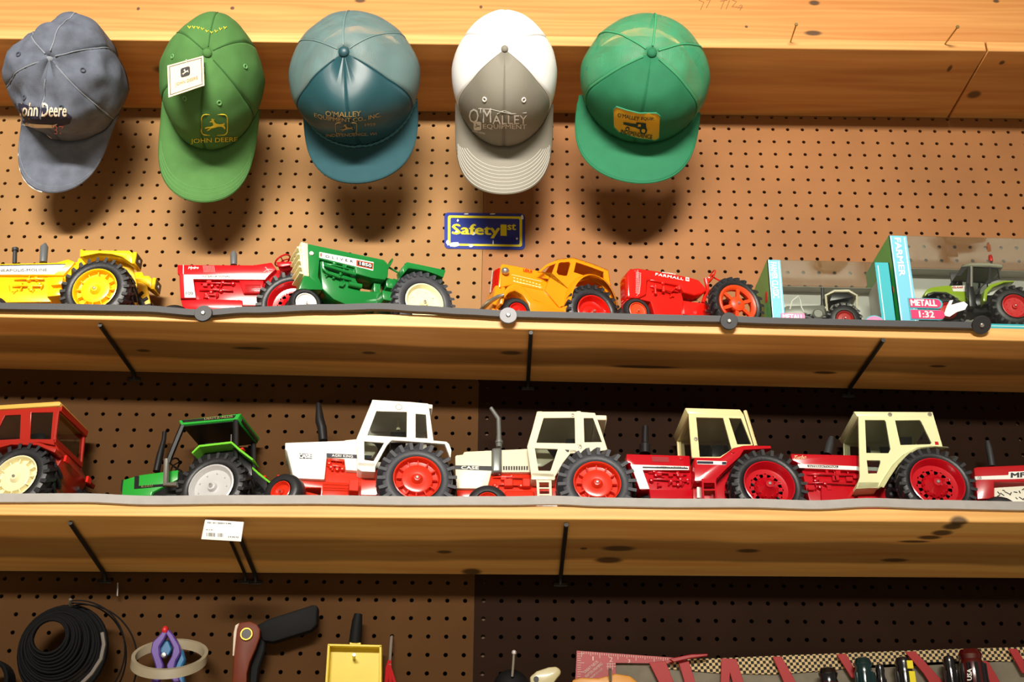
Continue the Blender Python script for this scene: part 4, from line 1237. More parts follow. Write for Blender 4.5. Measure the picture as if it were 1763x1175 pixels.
# 14 red tractor cut off by the right edge
t = Tr('toy_tractor', 'red toy tractor nose with white MF stripe cut off at right edge', S3T, (1905, 838), .052, .060, -5, GR3)
t.wheel('rear_wheel', 0, .052, .060, .034, .052, .033, IVO, 'flat', 20)
t.prism('hood', 'L', '1395,495 1420,488 2200,455 2200,600 1545,598 1545,720 1420,728 1405,600', .024, MFR, bevel=.0015)
t.decal('side_stripe', 'L', '1400,560 1648,550 1650,526 2150,505 2150,560 1660,580 1400,584', .024, WHI)
t.text('MF', 'L', '1668,568 1768,565 1668,534', .0246, INK, bold=.02)
t.text('1155', 'L', '1402,580 1450,578 1402,562', .0246, NAVY)
t.prism('engine_block', 'L', '1545,640 2200,600 2200,780 1545,780', .018, IVO)
mb = MB()
rd = random.Random(5)
for i in range(22):
    x = 1565+rd.random()*260; y = 655+rd.random()*75
    ps = t.P('L', f'{x:.0f},{y:.0f} {x+rd.uniform(10,40):.0f},{y+rd.uniform(-25,25):.0f}', .018)
    mb.tube([(a, -.0182, b) for a, b in ps], .0007, 5)
mb.build('engine_print', INK, t.e)
t.stack('L', '1528,486 1518,420 1505,350 1495,300', [.0045, .0045, .0045, .003], DGR)
t.prism('rear_housing', 'L', '2000,500 2600,480 2600,780 2000,780', .022, MFR)
(xf, _), = t.P('L', '1600,790', .046)
t.wheel('front_wheel', xf, .026, .046, .020, .026, .014, IVO, 'plain')
t.axles(xf, .026, .046, MFR)
# ------------------------------------------------------------------ boxed toys on the middle shelf
TEAL = M('card_teal', (62, 178, 190), .3, coat=.3)
SKY = M('card_sky', (120, 200, 226), .28, coat=.3)
BGRN = M('card_green', (76, 214, 118), .4, coat=.2)
CWHT = M('card_white', (226, 224, 218), .5)
CGRY = M('card_grey', (176, 172, 160), .55)
PINK = M('print_pink', (214, 40, 100), .4)
LPINK = M('print_light_pink', (236, 130, 176), .4)
PRED = M('print_red', (216, 30, 34), .4)
CLEAR = glassy('clear_plastic', (.93, .95, .93))
def toy_box(name, label, pts, depth, S, strips, yaw=0):
    """pts: pixels of the front face bottom-left and bottom-right on the shelf, and top-left; open-fronted card box with a clear wrap"""
    (xl, yl), (xr, yr), (xt, yt) = pts
    y0 = .006
    Mi = S.inverted(); o = Mi @ EYE
    def pl(x, y):
        d = Mi.to_3x3() @ ray(x, y); return o+d*((y0-o.y)/d.y)
    a, b, c = pl(xl, yl), pl(xr, yr), pl(xt, yt)
    Wd, Ht = b.x-a.x, c.z
    e = empty(name, label, 'toy box', mw=S @ Matrix.Translation(((a.x+b.x)/2, y0+depth/2, .0004)) @ Matrix.Rotation(yaw, 4, 'Z'))
    hw, hd, th = Wd/2, depth/2, .0012
    MB().box((0, 0, th/2), (Wd, depth, th)).build('base', CGRY, e)
    MB().box((0, hd-th/2, Ht/2), (Wd, th, Ht)).build('back_panel', CWHT, e)
    MB().box((0, 0, Ht-.0003), (Wd, depth, .0005)).build('top_film', CLEAR, e)
    MB().box((0, hd*.80, Ht-.0012), (Wd-.003, hd*.38, .0010)).build('top_flap', CGRY, e)
    for sg in (-1, 1):
        MB().box((sg*(hw-th/2), 0, Ht/2), (th, depth, Ht)).build('side_panel', BGRN, e)
        MB().box((sg*(hw-th*1.5-.0002), 0, Ht/2), (th, depth-.002, Ht-.003)).build('side_lining', CWHT, e)
    ls, rs, bs = strips
    f = MB().box((-hw+ls/2, -hd+th/2, Ht/2), (ls, th, Ht)).build('front_strip', SKY, e)
    MB().box((-hw+ls*.86, -hd-.0001, Ht/2), (ls*.06, .0003, Ht*.96)).build('strip_line', WHI, f)
    MB().box((-hw+ls*.10, -hd-.0001, Ht/2), (ls*.04, .0003, Ht*.98)).build('strip_line', WHI, f)
    f2 = MB().box((hw-rs/2, -hd+th/2, Ht/2), (rs, th, Ht)).build('front_strip', TEAL, e)
    MB().box((hw-rs*.8, -hd-.0001, Ht/2), (rs*.05, .0003, Ht*.9)).build('strip_line', WHI, f2)
    f3 = MB().box(((ls-rs)/2, -hd+th/2, bs/2), (Wd-ls-rs, th, bs)).build('front_sill', TEAL, e)
    MB().box(((ls-rs)/2, -hd-.0001, bs*.62), (Wd-ls-rs, .0003, .0008)).build('strip_line', WHI, f3)
    MB().box(((ls-rs)/2, -hd-.0006, (bs+Ht)/2), (Wd-ls-rs, .0004, Ht-bs)).build('clear_window', CLEAR, e)
    # crease highlights of the film: gentle ridges
    return e, hw, hd, Ht, f
def side_text(e, f, body, x, w, z0, z1, hd, mat=WHI):
    mb = MB()
    text_quad(mb, body, (x-w/2, -hd-.0004, z1), (x-w/2, -hd-.0004, z0), (x+w/2, -hd-.0004, z1), bold=.02)
    mb.build('lettering', mat, f, flip=False)

# small box
e, hw, hd, Ht, f = toy_box('toy_box', 'small teal window box with a grey tractor inside beside the red tractor', ((1329, 551), (1544, 556), (1327, 448)), .098, S2T, (.019, .021, .005))
side_text(e, f, 'FARMER CLASSIC', -hw+.0085, .0085, Ht*.40, Ht*.96, hd)
mb = MB().lathe([(-.0003, 0), (-.0003, .0085), (.0003, .0085), (.0003, 0)], (-hw-.0002, -hd+.022, Ht*.52), 'x', 20)
mb.v = [(x, y*1, z) for x, y, z in mb.v]; mb.build('side_badge', PRED, e)
p = MB(); p.box((-hw+.030, -hd-.0012, .012), (.034, .0008, .011)); p.build('front_label', LPINK, e, bevel=.0002)
mb = MB(); text_quad(mb, 'METALL', (-hw+.0155, -hd-.0018, .0085), (-hw+.0445, -hd-.0018, .0085), (-hw+.0155, -hd-.0018, .0155), bold=.02); mb.build('lettering', WHI, e, flip=False)
mb = MB().lathe([(-.0012, 0), (-.0012, .0150), (-.0008, .0150)], (hw-.031, -hd, .001), 'y', 28); mb.v = [(x, y, max(z, .0002)) for x, y, z in mb.v]; mb.build('round_label', LPINK, e)
mb = MB().lathe([(-.0009, .0150), (-.0009, .0166), (-.0006, .0166)], (hw-.031, -hd, .001), 'y', 28); mb.v = [(x, y, max(z, .0002)) for x, y, z in mb.v]; mb.build('round_label_ring', TEAL, e)
# wire ties behind the film
tie = M('tie_white', (232, 232, 226), .35)
mb = MB()
ps = [(-hw+.030, .030), (-hw+.034, .044), (-hw+.044, .052), (-hw+.046, .046), (-hw+.047, .034), (-hw+.050, .026)]
mb.tube([(a, -hd+.012, b) for a, b in ps], .0011, 6)
mb.build('twist_tie', tie, e)

# large box, runs past the right edge of the picture
e, hw, hd, Ht, f = toy_box('toy_box', 'large teal window box with green and black tractor inside at right end', ((1550, 557), (1905, 566), (1530, 406)), .120, S2T, (.026, .024, .009))
side_text(e, f, 'FARMER', -hw+.012, .0085, Ht*.55, Ht*.97, hd)
mb = MB().lathe([(-.0003, 0), (-.0003, .007), (.0003, .007), (.0003, 0)], (-hw-.0002, -hd+.016, Ht*.44), 'x', 20); mb.build('side_badge', PRED, e)
def pill(x0, x1, zc, h, mat, nm, yy):
    n = 8; pts = [(x0, zc-h/2)]+[(x1+h/2*math.sin(math.pi*k/n), zc-h/2*math.cos(math.pi*k/n)) for k in range(n+1)]+[(x0, zc+h/2)]
    return MB().prism(pts, yy, yy+.0006).build(nm, mat, e)
pill(-hw+.015, -hw+.056, .0385, .0165, TEAL, 'label_border', -hd-.0010)
pill(-hw+.015, -hw+.056, .0205, .0165, TEAL, 'label_border', -hd-.0010)
pill(-hw+.0165, -hw+.0545, .0385, .0140, PINK, 'metal_label', -hd-.0016)
pill(-hw+.0165, -hw+.0575, .0205, .0140, PINK, 'scale_label', -hd-.0016)
mb = MB(); text_quad(mb, 'METALL', (-hw+.0185, -hd-.0020, .034), (-hw+.055, -hd-.0020, .034), (-hw+.0185, -hd-.0020, .0435), bold=.03); mb.build('lettering', WHI, e, flip=False)
mb = MB(); text_quad(mb, '1:32', (-hw+.028, -hd-.0020, .0155), (-hw+.049, -hd-.0020, .0155), (-hw+.028, -hd-.0020, .0255), bold=.02); mb.build('lettering', WHI, e, flip=False)
# white gloved hand print beside the labels
hp = [(.060, .020), (.066, .034), (.072, .044), (.077, .045), (.073, .037), (.082, .040), (.092, .043), (.097, .038), (.092, .030), (.080, .026), (.068, .018)]
MB().prism([(-hw+a+.003, b) for a, b in hp], -hd-.0012, -hd-.0008).build('hand_print', WHI, e)

# tractors inside the boxes
GM = M('diecast_grey', (120, 120, 112), .4, .2)
OLV = M('paint_olive_white', (214, 206, 178), .4)
RIMR = M('paint_rim_red', (186, 40, 36), .4)
GRI = 'boxed scale tractors'
t = Tr('scale_tractor', 'small grey tractor with cream roof inside the small box', S2T, zq('F', '615,590')[0], .026, .026, -3, GRI, lift=.002)
t.wheel('rear_wheel', 0, .026, .026, .016, .026, .0125, RIMR, 'plain', 16)
t.prism('hood', 'F', '225,520 240,510 480,505 500,545 500,570 230,575', .012, GM, bevel=.001)
t.prism('chassis', 'F', '320,560 640,540 640,590 330,592', .010, BLK)
t.prism('fender', 'F', '505,545 530,505 590,490 660,495 710,540 700,548 650,510 590,503 540,515 515,550', .024, GM, .008, mirror=True)
t.prism('cab_roof', 'F', '480,440 545,405 640,403 700,440 690,448 640,420 550,420 490,448', .022, OLV)
t.prism('cab_lining', 'F', '530,425 640,420 672,455 515,480', .018, BLK)
for sg in (-1, 1):
    for q in ('490,445 500,545', '690,445 690,540'):
        (a, b), (c, d) = t.P('F', q, .020)
        MB().tube([(a, sg*.020, b), (c, sg*.020, d)], .0016, 6).build('cab_post', OLV, t.e)
t.stack('F', '470,545 470,440 470,398', [.0022, .0026, .0026], DGR, w=.008)
t.prism('seat', 'F', '560,470 640,460 640,520 560,520', .010, BLK)
xf = t.P('F', '360,580', .024)[0][0]
t.wheel('front_wheel', xf, .018, .024, .012, .018, .009, RIMR, 'plain', 14)
xg = t.P('F', '445,555', .022)[0]
MB().lathe([(-.004, 0), (-.004, .006), (-.002, .0085), (0, .0085)], (xg[0], -.016, xg[1]), n=18).build('side_drum', GM, t.e)
t.axles(xf, .018, .024, BLK)

LIM = M('paint_lime_green', (150, 180, 30), .3, coat=.4)
t = Tr('scale_tractor', 'lime green and black modern tractor inside the large box', S2T, zq('f', '1672,790')[0], .034, .033, -2, GRI, lift=.011)
MB().box((-.05, 0, -.005), (.150, .070, .008)).build('display_base', CWHT, t.e)
t.wheel('rear_wheel', 0, .034, .033, .022, .034, .0185, PRED, 'flat', 18)
t.prism('hood', 'f', '690,670 715,620 770,590 900,572 1140,570 1150,660 1150,745 1090,745 1000,690 860,650 760,660 700,690', .014, LIM, bevel=.002, seg=2)
t.decal('hood_plate', 'f', '985,578 1140,574 1140,640 1000,636', .014, WHI)
t.text('CLAAS', 'f', '993,604 1105,602 993,588', .0144, PRED, bold=.03)
t.prism('chassis', 'f', '720,690 1150,650 1560,690 1560,860 900,870 760,800', .012, BLK)
t.cab('f', '1035,470 1100,355 1180,335 1540,355 1530,385 1490,400 1510,500 1330,560 1250,670 1150,690 1140,560 1165,370 1080,470', ['1210,370 1390,385 1375,510 1300,590 1215,640', '1410,385 1480,395 1495,495 1405,510'], .024, .002, BLK)
rp = t.P('f', '1090,365 1170,330 1300,322 1500,335 1545,352 1540,382 1400,365 1180,362', .026)
MB().prism(rp, -.026, .026).build('cab_roof', M('roof_grey', (150, 148, 130), .4), t.e, bevel=.0015)
(a, b), (c, d) = t.P('f', '1415,340 1415,250', 0)
bb = MB().tube([(a, 0, b), (a, 0, b+.004)], .0016, 8).build('beacon_stem', BLK, t.e)
MB().tube([(a, 0, b+.004), (a, 0, (b+d)/2+.003), (a, 0, d)], [.0030, .0034, .0026], 12).build('beacon', AMB, t.e)
MB().tube([(q[0], -.026, q[1]) for q in t.P('f', '1200,370 1200,590', .026)], .0022, 8).build('exhaust', SIL, t.e)
t.prism('fender', 'f', '1325,700 1340,620 1400,560 1540,520 1660,520 1660,534 1550,540 1430,590 1375,650 1362,740 1330,745', .032, LIM, .012, mirror=True)
t.prism('front_fender', 'f', '720,660 800,635 930,640 1030,690 1010,700 920,660 810,655 740,690', .030, BLK, .012, mirror=True)
mb = MB()
ps = t.P('f', '960,340 1090,335 1110,370 1060,500 1070,560 990,560', .028)
xf = t.P('f', '945,830', .031)[0][0]
t.wheel('front_wheel', xf, .0265, .031, .018, .0265, .0135, PRED, 'plain', 16)
t.axles(xf, .0265, .031, BLK)
t.prism('fuel_tank', 'f', '1160,545 1215,545 1250,700 1250,800 1180,800', .026, BLK, .012, mirror=True)
t.prism('loader_bracket', 'f', '1230,700 1420,700 1400,770 1260,790', .02, BLK)
# dark card insert standing behind the cab
(a, b), (c, d) = t.P('f', '955,340 1110,560', -.034)
tag(MB().box(((a+c)/2, 0, (b+d)/2), (abs(c-a), .002, abs(b-d))).build('mirror_panel', M('insert_dark', (84, 80, 84), .5), t.e, bevel=.0006), None, None)
for o_ in t.e.children:
    if o_.name.startswith('mirror_panel'): o_.location.y = .036; o_.scale.z = .9
# ------------------------------------------------------------------ caps on nails along the top shelf
NAIL = M('nail_brass', (176, 150, 96), .35, .8)
def nail(x, y, L_, label, dx=.0):
    p = at(x, y, 1.497)
    e = empty('nail', label, 'nail', 'nails in the top shelf edge', mw=Matrix.Translation(p))
    MB().tube([(0, .006, 0), (0, -.002, 0), (dx, -L_, .001)], .0012, 8).build('shank', NAIL, e)
    mb = MB().lathe([(-.0014, 0), (-.0014, .0028), (0, .0030), (.0004, .0012)], (dx, -L_, .001), n=14); mb.build('head', NAIL, e)
    return e
nail(1361, 72, .040, 'bare nail left of the two in the top shelf edge right of the caps')
nail(1627, 76, .040, 'bare nail nearest the butt joint in the top shelf edge', .006)

def fabric(name, rgb, rough=.8, vary=.08, weave=1400):
    return M(name, rgb, rough, vary=vary, vscale=45, bump=.35, bscale=weave, spec=.25)
def mesh_mat(name, rgb, hole=.45, fx=2600, fy=2600):
    """open cap netting: threads with see-through gaps"""
    m = bpy.data.materials.new(name); m.use_nodes = True
    nt = m.node_tree; N = nt.nodes.new; L = nt.links.new
    b = nt.nodes['Principled BSDF']; b.inputs['Base Color'].default_value = (*lin(rgb), 1); b.inputs['Roughness'].default_value = .55
    uv = N('ShaderNodeTexCoord'); sp = N('ShaderNodeSeparateXYZ'); L(uv.outputs['UV'], sp.inputs[0])
    prod = None
    for ax, f_ in (('X', fx), ('Y', fy)):
        a = N('ShaderNodeMath'); a.operation = 'MULTIPLY'; L(sp.outputs[ax], a.inputs[0]); a.inputs[1].default_value = f_
        s_ = N('ShaderNodeMath'); s_.operation = 'SINE'; L(a.outputs[0], s_.inputs[0])
        if prod is None: prod = s_
        else:
            q = N('ShaderNodeMath'); q.operation = 'MULTIPLY'; L(prod.outputs[0], q.inputs[0]); L(s_.outputs[0], q.inputs[1]); prod = q
    ab = N('ShaderNodeMath'); ab.operation = 'ABSOLUTE'; L(prod.outputs[0], ab.inputs[0])
    gt = N('ShaderNodeMath'); gt.operation = 'GREATER_THAN'; L(ab.outputs[0], gt.inputs[0]); gt.inputs[1].default_value = 1-hole
    t = N('ShaderNodeBsdfTransparent'); x = N('ShaderNodeMixShader')
    L(gt.outputs[0], x.inputs[0]); L(b.outputs[0], x.inputs[1]); L(t.outputs[0], x.inputs[2])
    L(x.outputs[0], nt.nodes['Material Output'].inputs['Surface'])
    return m

class Cap:
    """local frame: x = wearer's left/right, y = brim direction, z = crown; hung with the brim down"""
    def __init__(s, label, px_, a, fl, bl, h, alpha, roll, yaw=0, z=1.25, y=1.485, front=.5, side=.72, wr=0, seed=0, bulge=1.10, dent=0, crease=0, taper=.12):
        al = math.radians(alpha)
        Y = Vector((0, math.sin(al), -math.cos(al))); Z = Vector((0, -math.cos(al), -math.sin(al))); X = Y.cross(Z)
        R3 = Matrix((X, Y, Z)).transposed()
        R3 = Matrix.Rotation(math.radians(yaw), 3, 'Z') @ R3 @ Matrix.Rotation(math.radians(roll), 3, 'Z')
        # back of the band rests at height z in front of the shelf edge; horizontal place from the button pixel
        o = Vector((0, y, H+z)) + R3 @ Vector((0, bl, 0))
        for _ in range(12):
            q = project(o + R3 @ Vector((0, 0, h))); o.x += (px_-q[0])*.0008
        s.mw = Matrix.Translation(o) @ R3.to_4x4()
        s.e = empty('baseball_cap', label, 'cap', 'caps hanging from the top shelf', mw=s.mw)
        s.mi = s.mw.inverted()
        s.a, s.fl, s.bl, s.h, s.front, s.side, s.wr, s.seed, s.bulge, s.dent, s.crease, s.taper = a, fl, bl, h, front, side, wr, seed, bulge, dent, crease, taper
        s.surf = []
    def pt(s, th, u):
        """th: 0 = brim side, u: 0 rim .. 1 button"""
        c, sn = math.cos(th), math.sin(th)
        ry = s.fl if c > 0 else s.bl
        ph = u*math.pi/2
        k = max(0, c)**1.5
        pe = s.side*(1-k)+s.front*k
        rad = max(0., math.cos(ph))**pe
        z = s.h*math.sin(ph)**(.92-.10*k)
        bu = 1+(s.bulge-1)*math.sin(min(1, u*1.6)*math.pi)
        x, y = s.a*sn*rad*bu, ry*c*rad*(1+(bu-1)*(.5 if c < 0 else .5*(1-k)))
        x *= 1-s.taper*max(0, -y/s.bl)**1.1
        # seams between the six panels pinch in slightly
        for i in range(6):
            d = (th-(i*math.pi/3)+math.pi) % (2*math.pi)-math.pi
            q = math.exp(-(d/.05)**2)*(1-u)**.3*.012
            x *= 1-q; y *= 1-q
        p = Vector((x, y, z))
        if s.dent:   # collapsed front: a fold running across the front panels
            f_ = math.exp(-((y-s.fl*.50)/.022)**2)*math.exp(-(x/.06)**2)*k
            p.z -= s.dent*f_
        if s.crease:  # sharp ridge down the front seam
            f_ = k*math.exp(-(x/.020)**2)*math.sin(math.pi*min(1, u*1.1))
            p.z += s.crease*f_; p.y += s.crease*f_*.6
        if s.wr:
            q = Vector((x*22, y*22, z*22+s.seed*7.3))
            n1 = mnoise.noise(q)*s.wr + mnoise.noise(q*2.3)*s.wr*.45
            nn = Vector((x/s.a**2, y/ry**2, z/s.h**2)).normalized()
            p += nn*n1*min(1, u*3+.25)
        return p
    def panel(s, name, t0, t1, mat, u0=0, u1=1.0, nt=14, nu=18, th=.0012):
        rows = []; uvs = []
        for i in range(nt+1):
            a = t0+(t1-t0)*i/nt
            rows.append([s.pt(a, u0+(u1-u0)*j/nu) for j in range(nu+1)])
        mb = MB().sheet(rows)
        me = mb.mesh(name, sharp=180, flip=False)
        # uv in metres along the surface
        ul = me.uv_layers.new(name='uv')
        n = nu+1
        for poly in me.polygons:
            for li in poly.loop_indices:
                vi = me.loops[li].vertex_index; co_ = me.vertices[vi].co
                a = math.atan2(co_.x/s.a, co_.y/(s.fl if co_.y > 0 else s.bl))
                ul.data[li].uv = (a*s.a, (co_.z+.6*(s.a-math.hypot(co_.x, co_.y))))
        me.materials.append(mat)
        o = bpy.data.objects.new(name, me); COL.objects.link(o); o.parent = s.e
        md = o.modifiers.new('thick', 'SOLIDIFY'); md.thickness = th; md.offset = -1
        s.surf.append(([tuple(v.co) for v in me.vertices], [tuple(p.vertices) for p in me.polygons]))
        return o
    def button(s, mat, r=.0072):
        p = s.pt(0, .99)
        MB().ball((0, 0, p.z+.0008), (r, r, r*.62), 14, 8).build('button', mat, s.e)
    def brim_pt(s, v, t):
        """v -1..1 across, t 0 at crown .. 1 outer edge"""
        A = 1.22
        th = v*A
        p0 = s.pt(th, .02)
        wx = s.bw*math.sin(v*math.pi/2)
        y0 = s.fl*math.cos(A)
        oy = y0+(s.fl+s.bln-y0)*max(0, math.cos(v*math.pi/2))**s.sq
        x = p0.x*(1-t)+wx*t; y = p0.y*(1-t)+oy*t
        out = max(0, y-y0)/(s.fl+s.bln-y0)
        z = p0.z*(1-t)-s.drop*t*out - s.curve*(abs(x)/s.bw)**2*(.25+.75*t)*out**.5
        return Vector((x, y, z))
    def brim(s, mat, bln, bw, drop, curve, sq=.62, edge=None, stitch=None, rows=4, th=.0028):
        s.bln, s.bw, s.drop, s.curve, s.sq = bln, bw, drop, curve, sq
        nv, ntt = 40, 12
        top = [[s.brim_pt(-1+2*i/nv, j/ntt) for j in range(ntt+1)] for i in range(nv+1)]
        mb = MB().sheet(top)
        me = mb.mesh('brim', sharp=180, flip=False); me.materials.append(mat)
        o = bpy.data.objects.new('brim', me); COL.objects.link(o); o.parent = s.e
        md = o.modifiers.new('thick', 'SOLIDIFY'); md.thickness = th; md.offset = 0
        s.surf.append(([tuple(v.co) for v in me.vertices], [tuple(p.vertices) for p in me.polygons]))
        if stitch:
            for k in range(rows):
                t = .96-.075*k
                vv = .97-.05*k
                pts = [s.brim_pt(-vv+2*vv*i/40, t)+Vector((0, 0, th/2+.0002)) for i in range(41)]
                MB().tube(pts, .00038, 4).build('stitching', stitch, o)
        if edge:
            pts = [s.brim_pt(-.99+1.98*i/40, 1.0) for i in range(41)]
            MB().tube(pts, th*.62, 6).build('edge_piping', edge, o)
        return o
    def seam(s, th, mat, u0=.02, u1=.97, r=.0008, name='seam'):
        pts = [s.pt(th, u0+(u1-u0)*i/24)+Vector((0, 0, .0004)) for i in range(25)]
        return MB().tube(pts, r, 5).build(name, mat, s.e)
    def eyelet(s, th, u, mat, r=.0032):
        p = s.pt(th, u); n = (s.pt(th, u+.02)-p).cross(s.pt(th+.02, u)-p).normalized()
        if n.dot(p) < 0: n = -n
        q = n.to_track_quat('Z', 'Y').to_matrix()
        MB().tube([p+n*.0006+q @ Vector((r*math.cos(k*.5236), r*math.sin(k*.5236), 0)) for k in range(12)], r*.36, 6, closed=True).build('eyelet', mat, s.e)
    def band(s, mat, u=.015, r=.002):
        pts = [s.pt(2*math.pi*i/48, u) for i in range(48)]
        MB().tube(pts, r, 6, closed=True).build('sweatband_edge', mat, s.e)
    def bvh(s):
        vs, fs = [], []
        for v, f in s.surf:
            n = len(vs); vs += v; fs += [tuple(i+n for i in q) for q in f]
        s.tree = BVHTree.FromPolygons(vs, fs)
        s.leye = s.mi @ EYE; s.lr = s.mi.to_3x3()
    def hit(s, x, y, lift=.0009):
        d = (s.lr @ ray(x, y)).normalized()
        loc, n, i, dist = s.tree.ray_cast(s.leye, d)
        if loc is None: return None
        if n.dot(d) > 0: n = -n
        return loc+n*lift
    def stitch_text(s, body, quad, mat, name='lettering', lift=.0009, arc=0, **kw):
        """embroidery on the fabric: quad = lower-left, lower-right, upper-left pixels; arc bows the line"""
        vs, fs = text2d(body, **kw)
        a, b, c = [Vector(q) for q in quad]; out = []; miss = set()
        for i, (u, v, l_) in enumerate(vs):
            p = a+(b-a)*u+(c-a)*v; p.y += arc*((2*u-1)**2-1)
            h_ = s.hit(p.x, p.y, lift+.00016*l_)
            if h_ is None: miss.add(i); h_ = Vector((0, 0, 0))
            out.append(h_)
        mb = MB(); mb.add(out, [f for f in fs if not any(i in miss for i in f)])
        return mb.build(name, mat, s.e, flip=False, sharp=180)
    def patch(s, poly, mat, name, lift=.0008, sub=6):
        """flat emblem laid on the fabric: poly in pixels, gridded so that it follows the curve"""
        tris = tessellate_polygon([[Vector((x, y, 0)) for x, y in poly]])
        bm = bmesh.new(); vv = [bm.verts.new((x, y, 0)) for x, y in poly]
        for t in tris:
            try: bm.faces.new([vv[i] for i in t])
            except ValueError: pass
        for _ in range(sub):
            es = [e for e in bm.edges if e.calc_length() > 7]
            if not es: break
            bmesh.ops.subdivide_edges(bm, edges=es, cuts=1, use_grid_fill=False)
            bmesh.ops.triangulate(bm, faces=bm.faces)
        bm.verts.index_update()
        out = []
        for v in bm.verts:
            h_ = s.hit(v.co.x, v.co.y, lift); out.append(h_)
        fs = [tuple(v.index for v in f.verts) for f in bm.faces if all(out[v.index] is not None for v in f.verts)]; bm.free()
        out = [h_ if h_ is not None else Vector((0, 0, 0)) for h_ in out]
        mb = MB(); mb.add(out, fs)
        return mb.build(name, mat, s.e, flip=False, sharp=180)
    def thread(s, pts, mat, r=.0006, closed=False, name='embroidery', lift=.0007):
        q = [s.hit(x, y, lift) for x, y in pts]; q = [v for v in q if v is not None]
        return MB().tube(q, r, 5, closed=closed).build(name, mat, s.e)

def six(c, mats, nu=18):
    """six gores: the two front ones carry mats[0], sides mats[1], back mats[2]"""
    P3 = math.pi/3
    c.panel('front_panel', 0, P3, mats[0], nu=nu); c.panel('front_panel', -P3, 0, mats[0], nu=nu)
    c.panel('side_panel', P3, 2*P3, mats[1], nu=nu); c.panel('side_panel', -2*P3, -P3, mats[1], nu=nu)
    c.panel('back_panel', 2*P3, math.pi, mats[2], nu=nu); c.panel('back_panel', -math.pi, -2*P3, mats[2], nu=nu)
def roundrect(x0, y0, x1, y1, r, skew=0, n=4):
    pts = []
    for cx, cy, a0 in ((x1-r, y0+r, -90), (x1-r, y1-r, 0), (x0+r, y1-r, 90), (x0+r, y0+r, 180)):
        for k in range(n+1):
            a = math.radians(a0+90*k/n); pts.append((cx+r*math.cos(a), cy+r*math.sin(a)))
    return [(x, y+skew*(x-x0)) for x, y in pts]
# leaping deer outline, unit box (x right, y down)
DEER = [(0.02, .72), (.12, .66), (.30, .64), (.42, .54), (.40, .40), (.36, .30), (.26, .32), (.24, .26), (.34, .18), (.30, .04), (.36, .10), (.38, .0), (.42, .10), (.50, .04), (.44, .16), (.48, .30), (.56, .42), (.72, .46), (.88, .42), (.94, .34), (.96, .44), (.92, .54), (1.0, .74), (.96, .84), (.90, .72), (.80, .64), (.62, .66), (.50, .72), (.34, .78), (.20, .92), (.10, .98), (.16, .86), (.28, .74), (.14, .76), (.04, .80)]
def deer(x0, y0, w, h): return [(x0+w*a, y0+h*b) for a, b in DEER]

# cap 1: washed grey denim
c = Cap('washed grey-blue denim cap with script lettering and frayed brim, leftmost', 84, .086, .106, .090, .116, 24, -13, yaw=0, wr=.0105, seed=3, z=1.240, front=.40, bulge=1.08, dent=.020, taper=.45)
dn = fabric('denim_grey', (98, 104, 118), .85, .22, 900); dn2 = fabric('denim_light', (136, 142, 152), .85, .15, 900)
six(c, (dn, dn, dn))
c.brim(dn, .086, .070, -.020, .026, sq=.55, stitch=dn2, rows=2)
c.button(dn2, .006); c.bvh()
for k in range(6): c.seam(k*math.pi/3, dn2, u0=.55 if k == 0 else .02, r=.0011)
MB().tube([c.brim_pt(.72-.055*i, 1.0)+Vector((0, .0006, .0012*math.sin(i*2.1))) for i in range(14)], .0009, 6).build('frayed_edge', M('fray_white', (226, 226, 222), .9), c.e)
nv = M('thread_navy', (36, 36, 60), .8); cr = M('thread_cream', (232, 214, 190), .8); pk_ = M('thread_rose', (196, 120, 120), .8)
c.patch([(26, 178), (40, 178), (52, 183), (112, 190), (124, 202), (120, 213), (98, 218), (50, 220), (36, 214), (30, 200)], nv, 'name_patch', .0009)
c.stitch_text('John Deere', ((33, 206), (116, 207), (31, 178)), cr, shear=.3, bold=.015, lift=.0016)
c.patch([(38, 211), (92, 214), (100, 212), (92, 219), (60, 219), (38, 216)], cr, 'underline', .0016)
c.stitch_text("'37", ((90, 229), (110, 229), (90, 214)), pk_, lift=.0024)
ey = M('eyelet_dark', (66, 72, 86), .7)
for th, u in ((.5, .72), (-.5, .72), (1.5, .70), (-1.5, .7)): c.eyelet(th, u, ey)

# cap 2: green with hang tag
c = Cap('green cap with leaping deer emblem and paper hang tag', 357, .077, .118, .092, .118, 19, -2, yaw=9, wr=.003, seed=8, y=1.478, z=1.236, front=.46, bulge=1.08, taper=.32)
gf = fabric('cap_green', (78, 124, 66), .8, .06, 1600); gl = M('thread_green', (104, 160, 96), .7); yl = M('thread_yellow', (226, 206, 50), .7)
six(c, (gf, gf, gf)); c.brim(gf, .086, .074, -.020, .030, sq=.5, stitch=gl, rows=4); c.button(gf); c.bvh()
for k in range(6): c.seam(k*math.pi/3, fabric('cap_green_seam', (62, 106, 54), .8), r=.0009)
for th, u in ((.50, .70), (-.50, .70), (1.5, .6), (-1.5, .6)): c.eyelet(th, u, gl, .003)
c.thread(roundrect(347, 197, 391, 232, 7), yl, .0008, True, 'logo_frame')
c.patch(deer(352, 203, 36, 23), yl, 'deer_emblem')
c.stitch_text('JOHN DEERE', ((329, 248), (408, 245), (329, 238)), yl, bold=.005, arc=0)
c.stitch_text('NOTHING RUNS LIKE', ((292, 290), (285, 232), (296, 289)), yl, bold=.01, name='side_lettering')
for q_ in range(9):
    x_ = 324+q_*7.6; y_ = 47+9*math.exp(-((x_-362)/15)**2)
    c.thread([(x_, y_-1.5), (x_+2.2, y_+2), (x_+4.6, y_-1)], yl, .0008, name='back_embroidery')
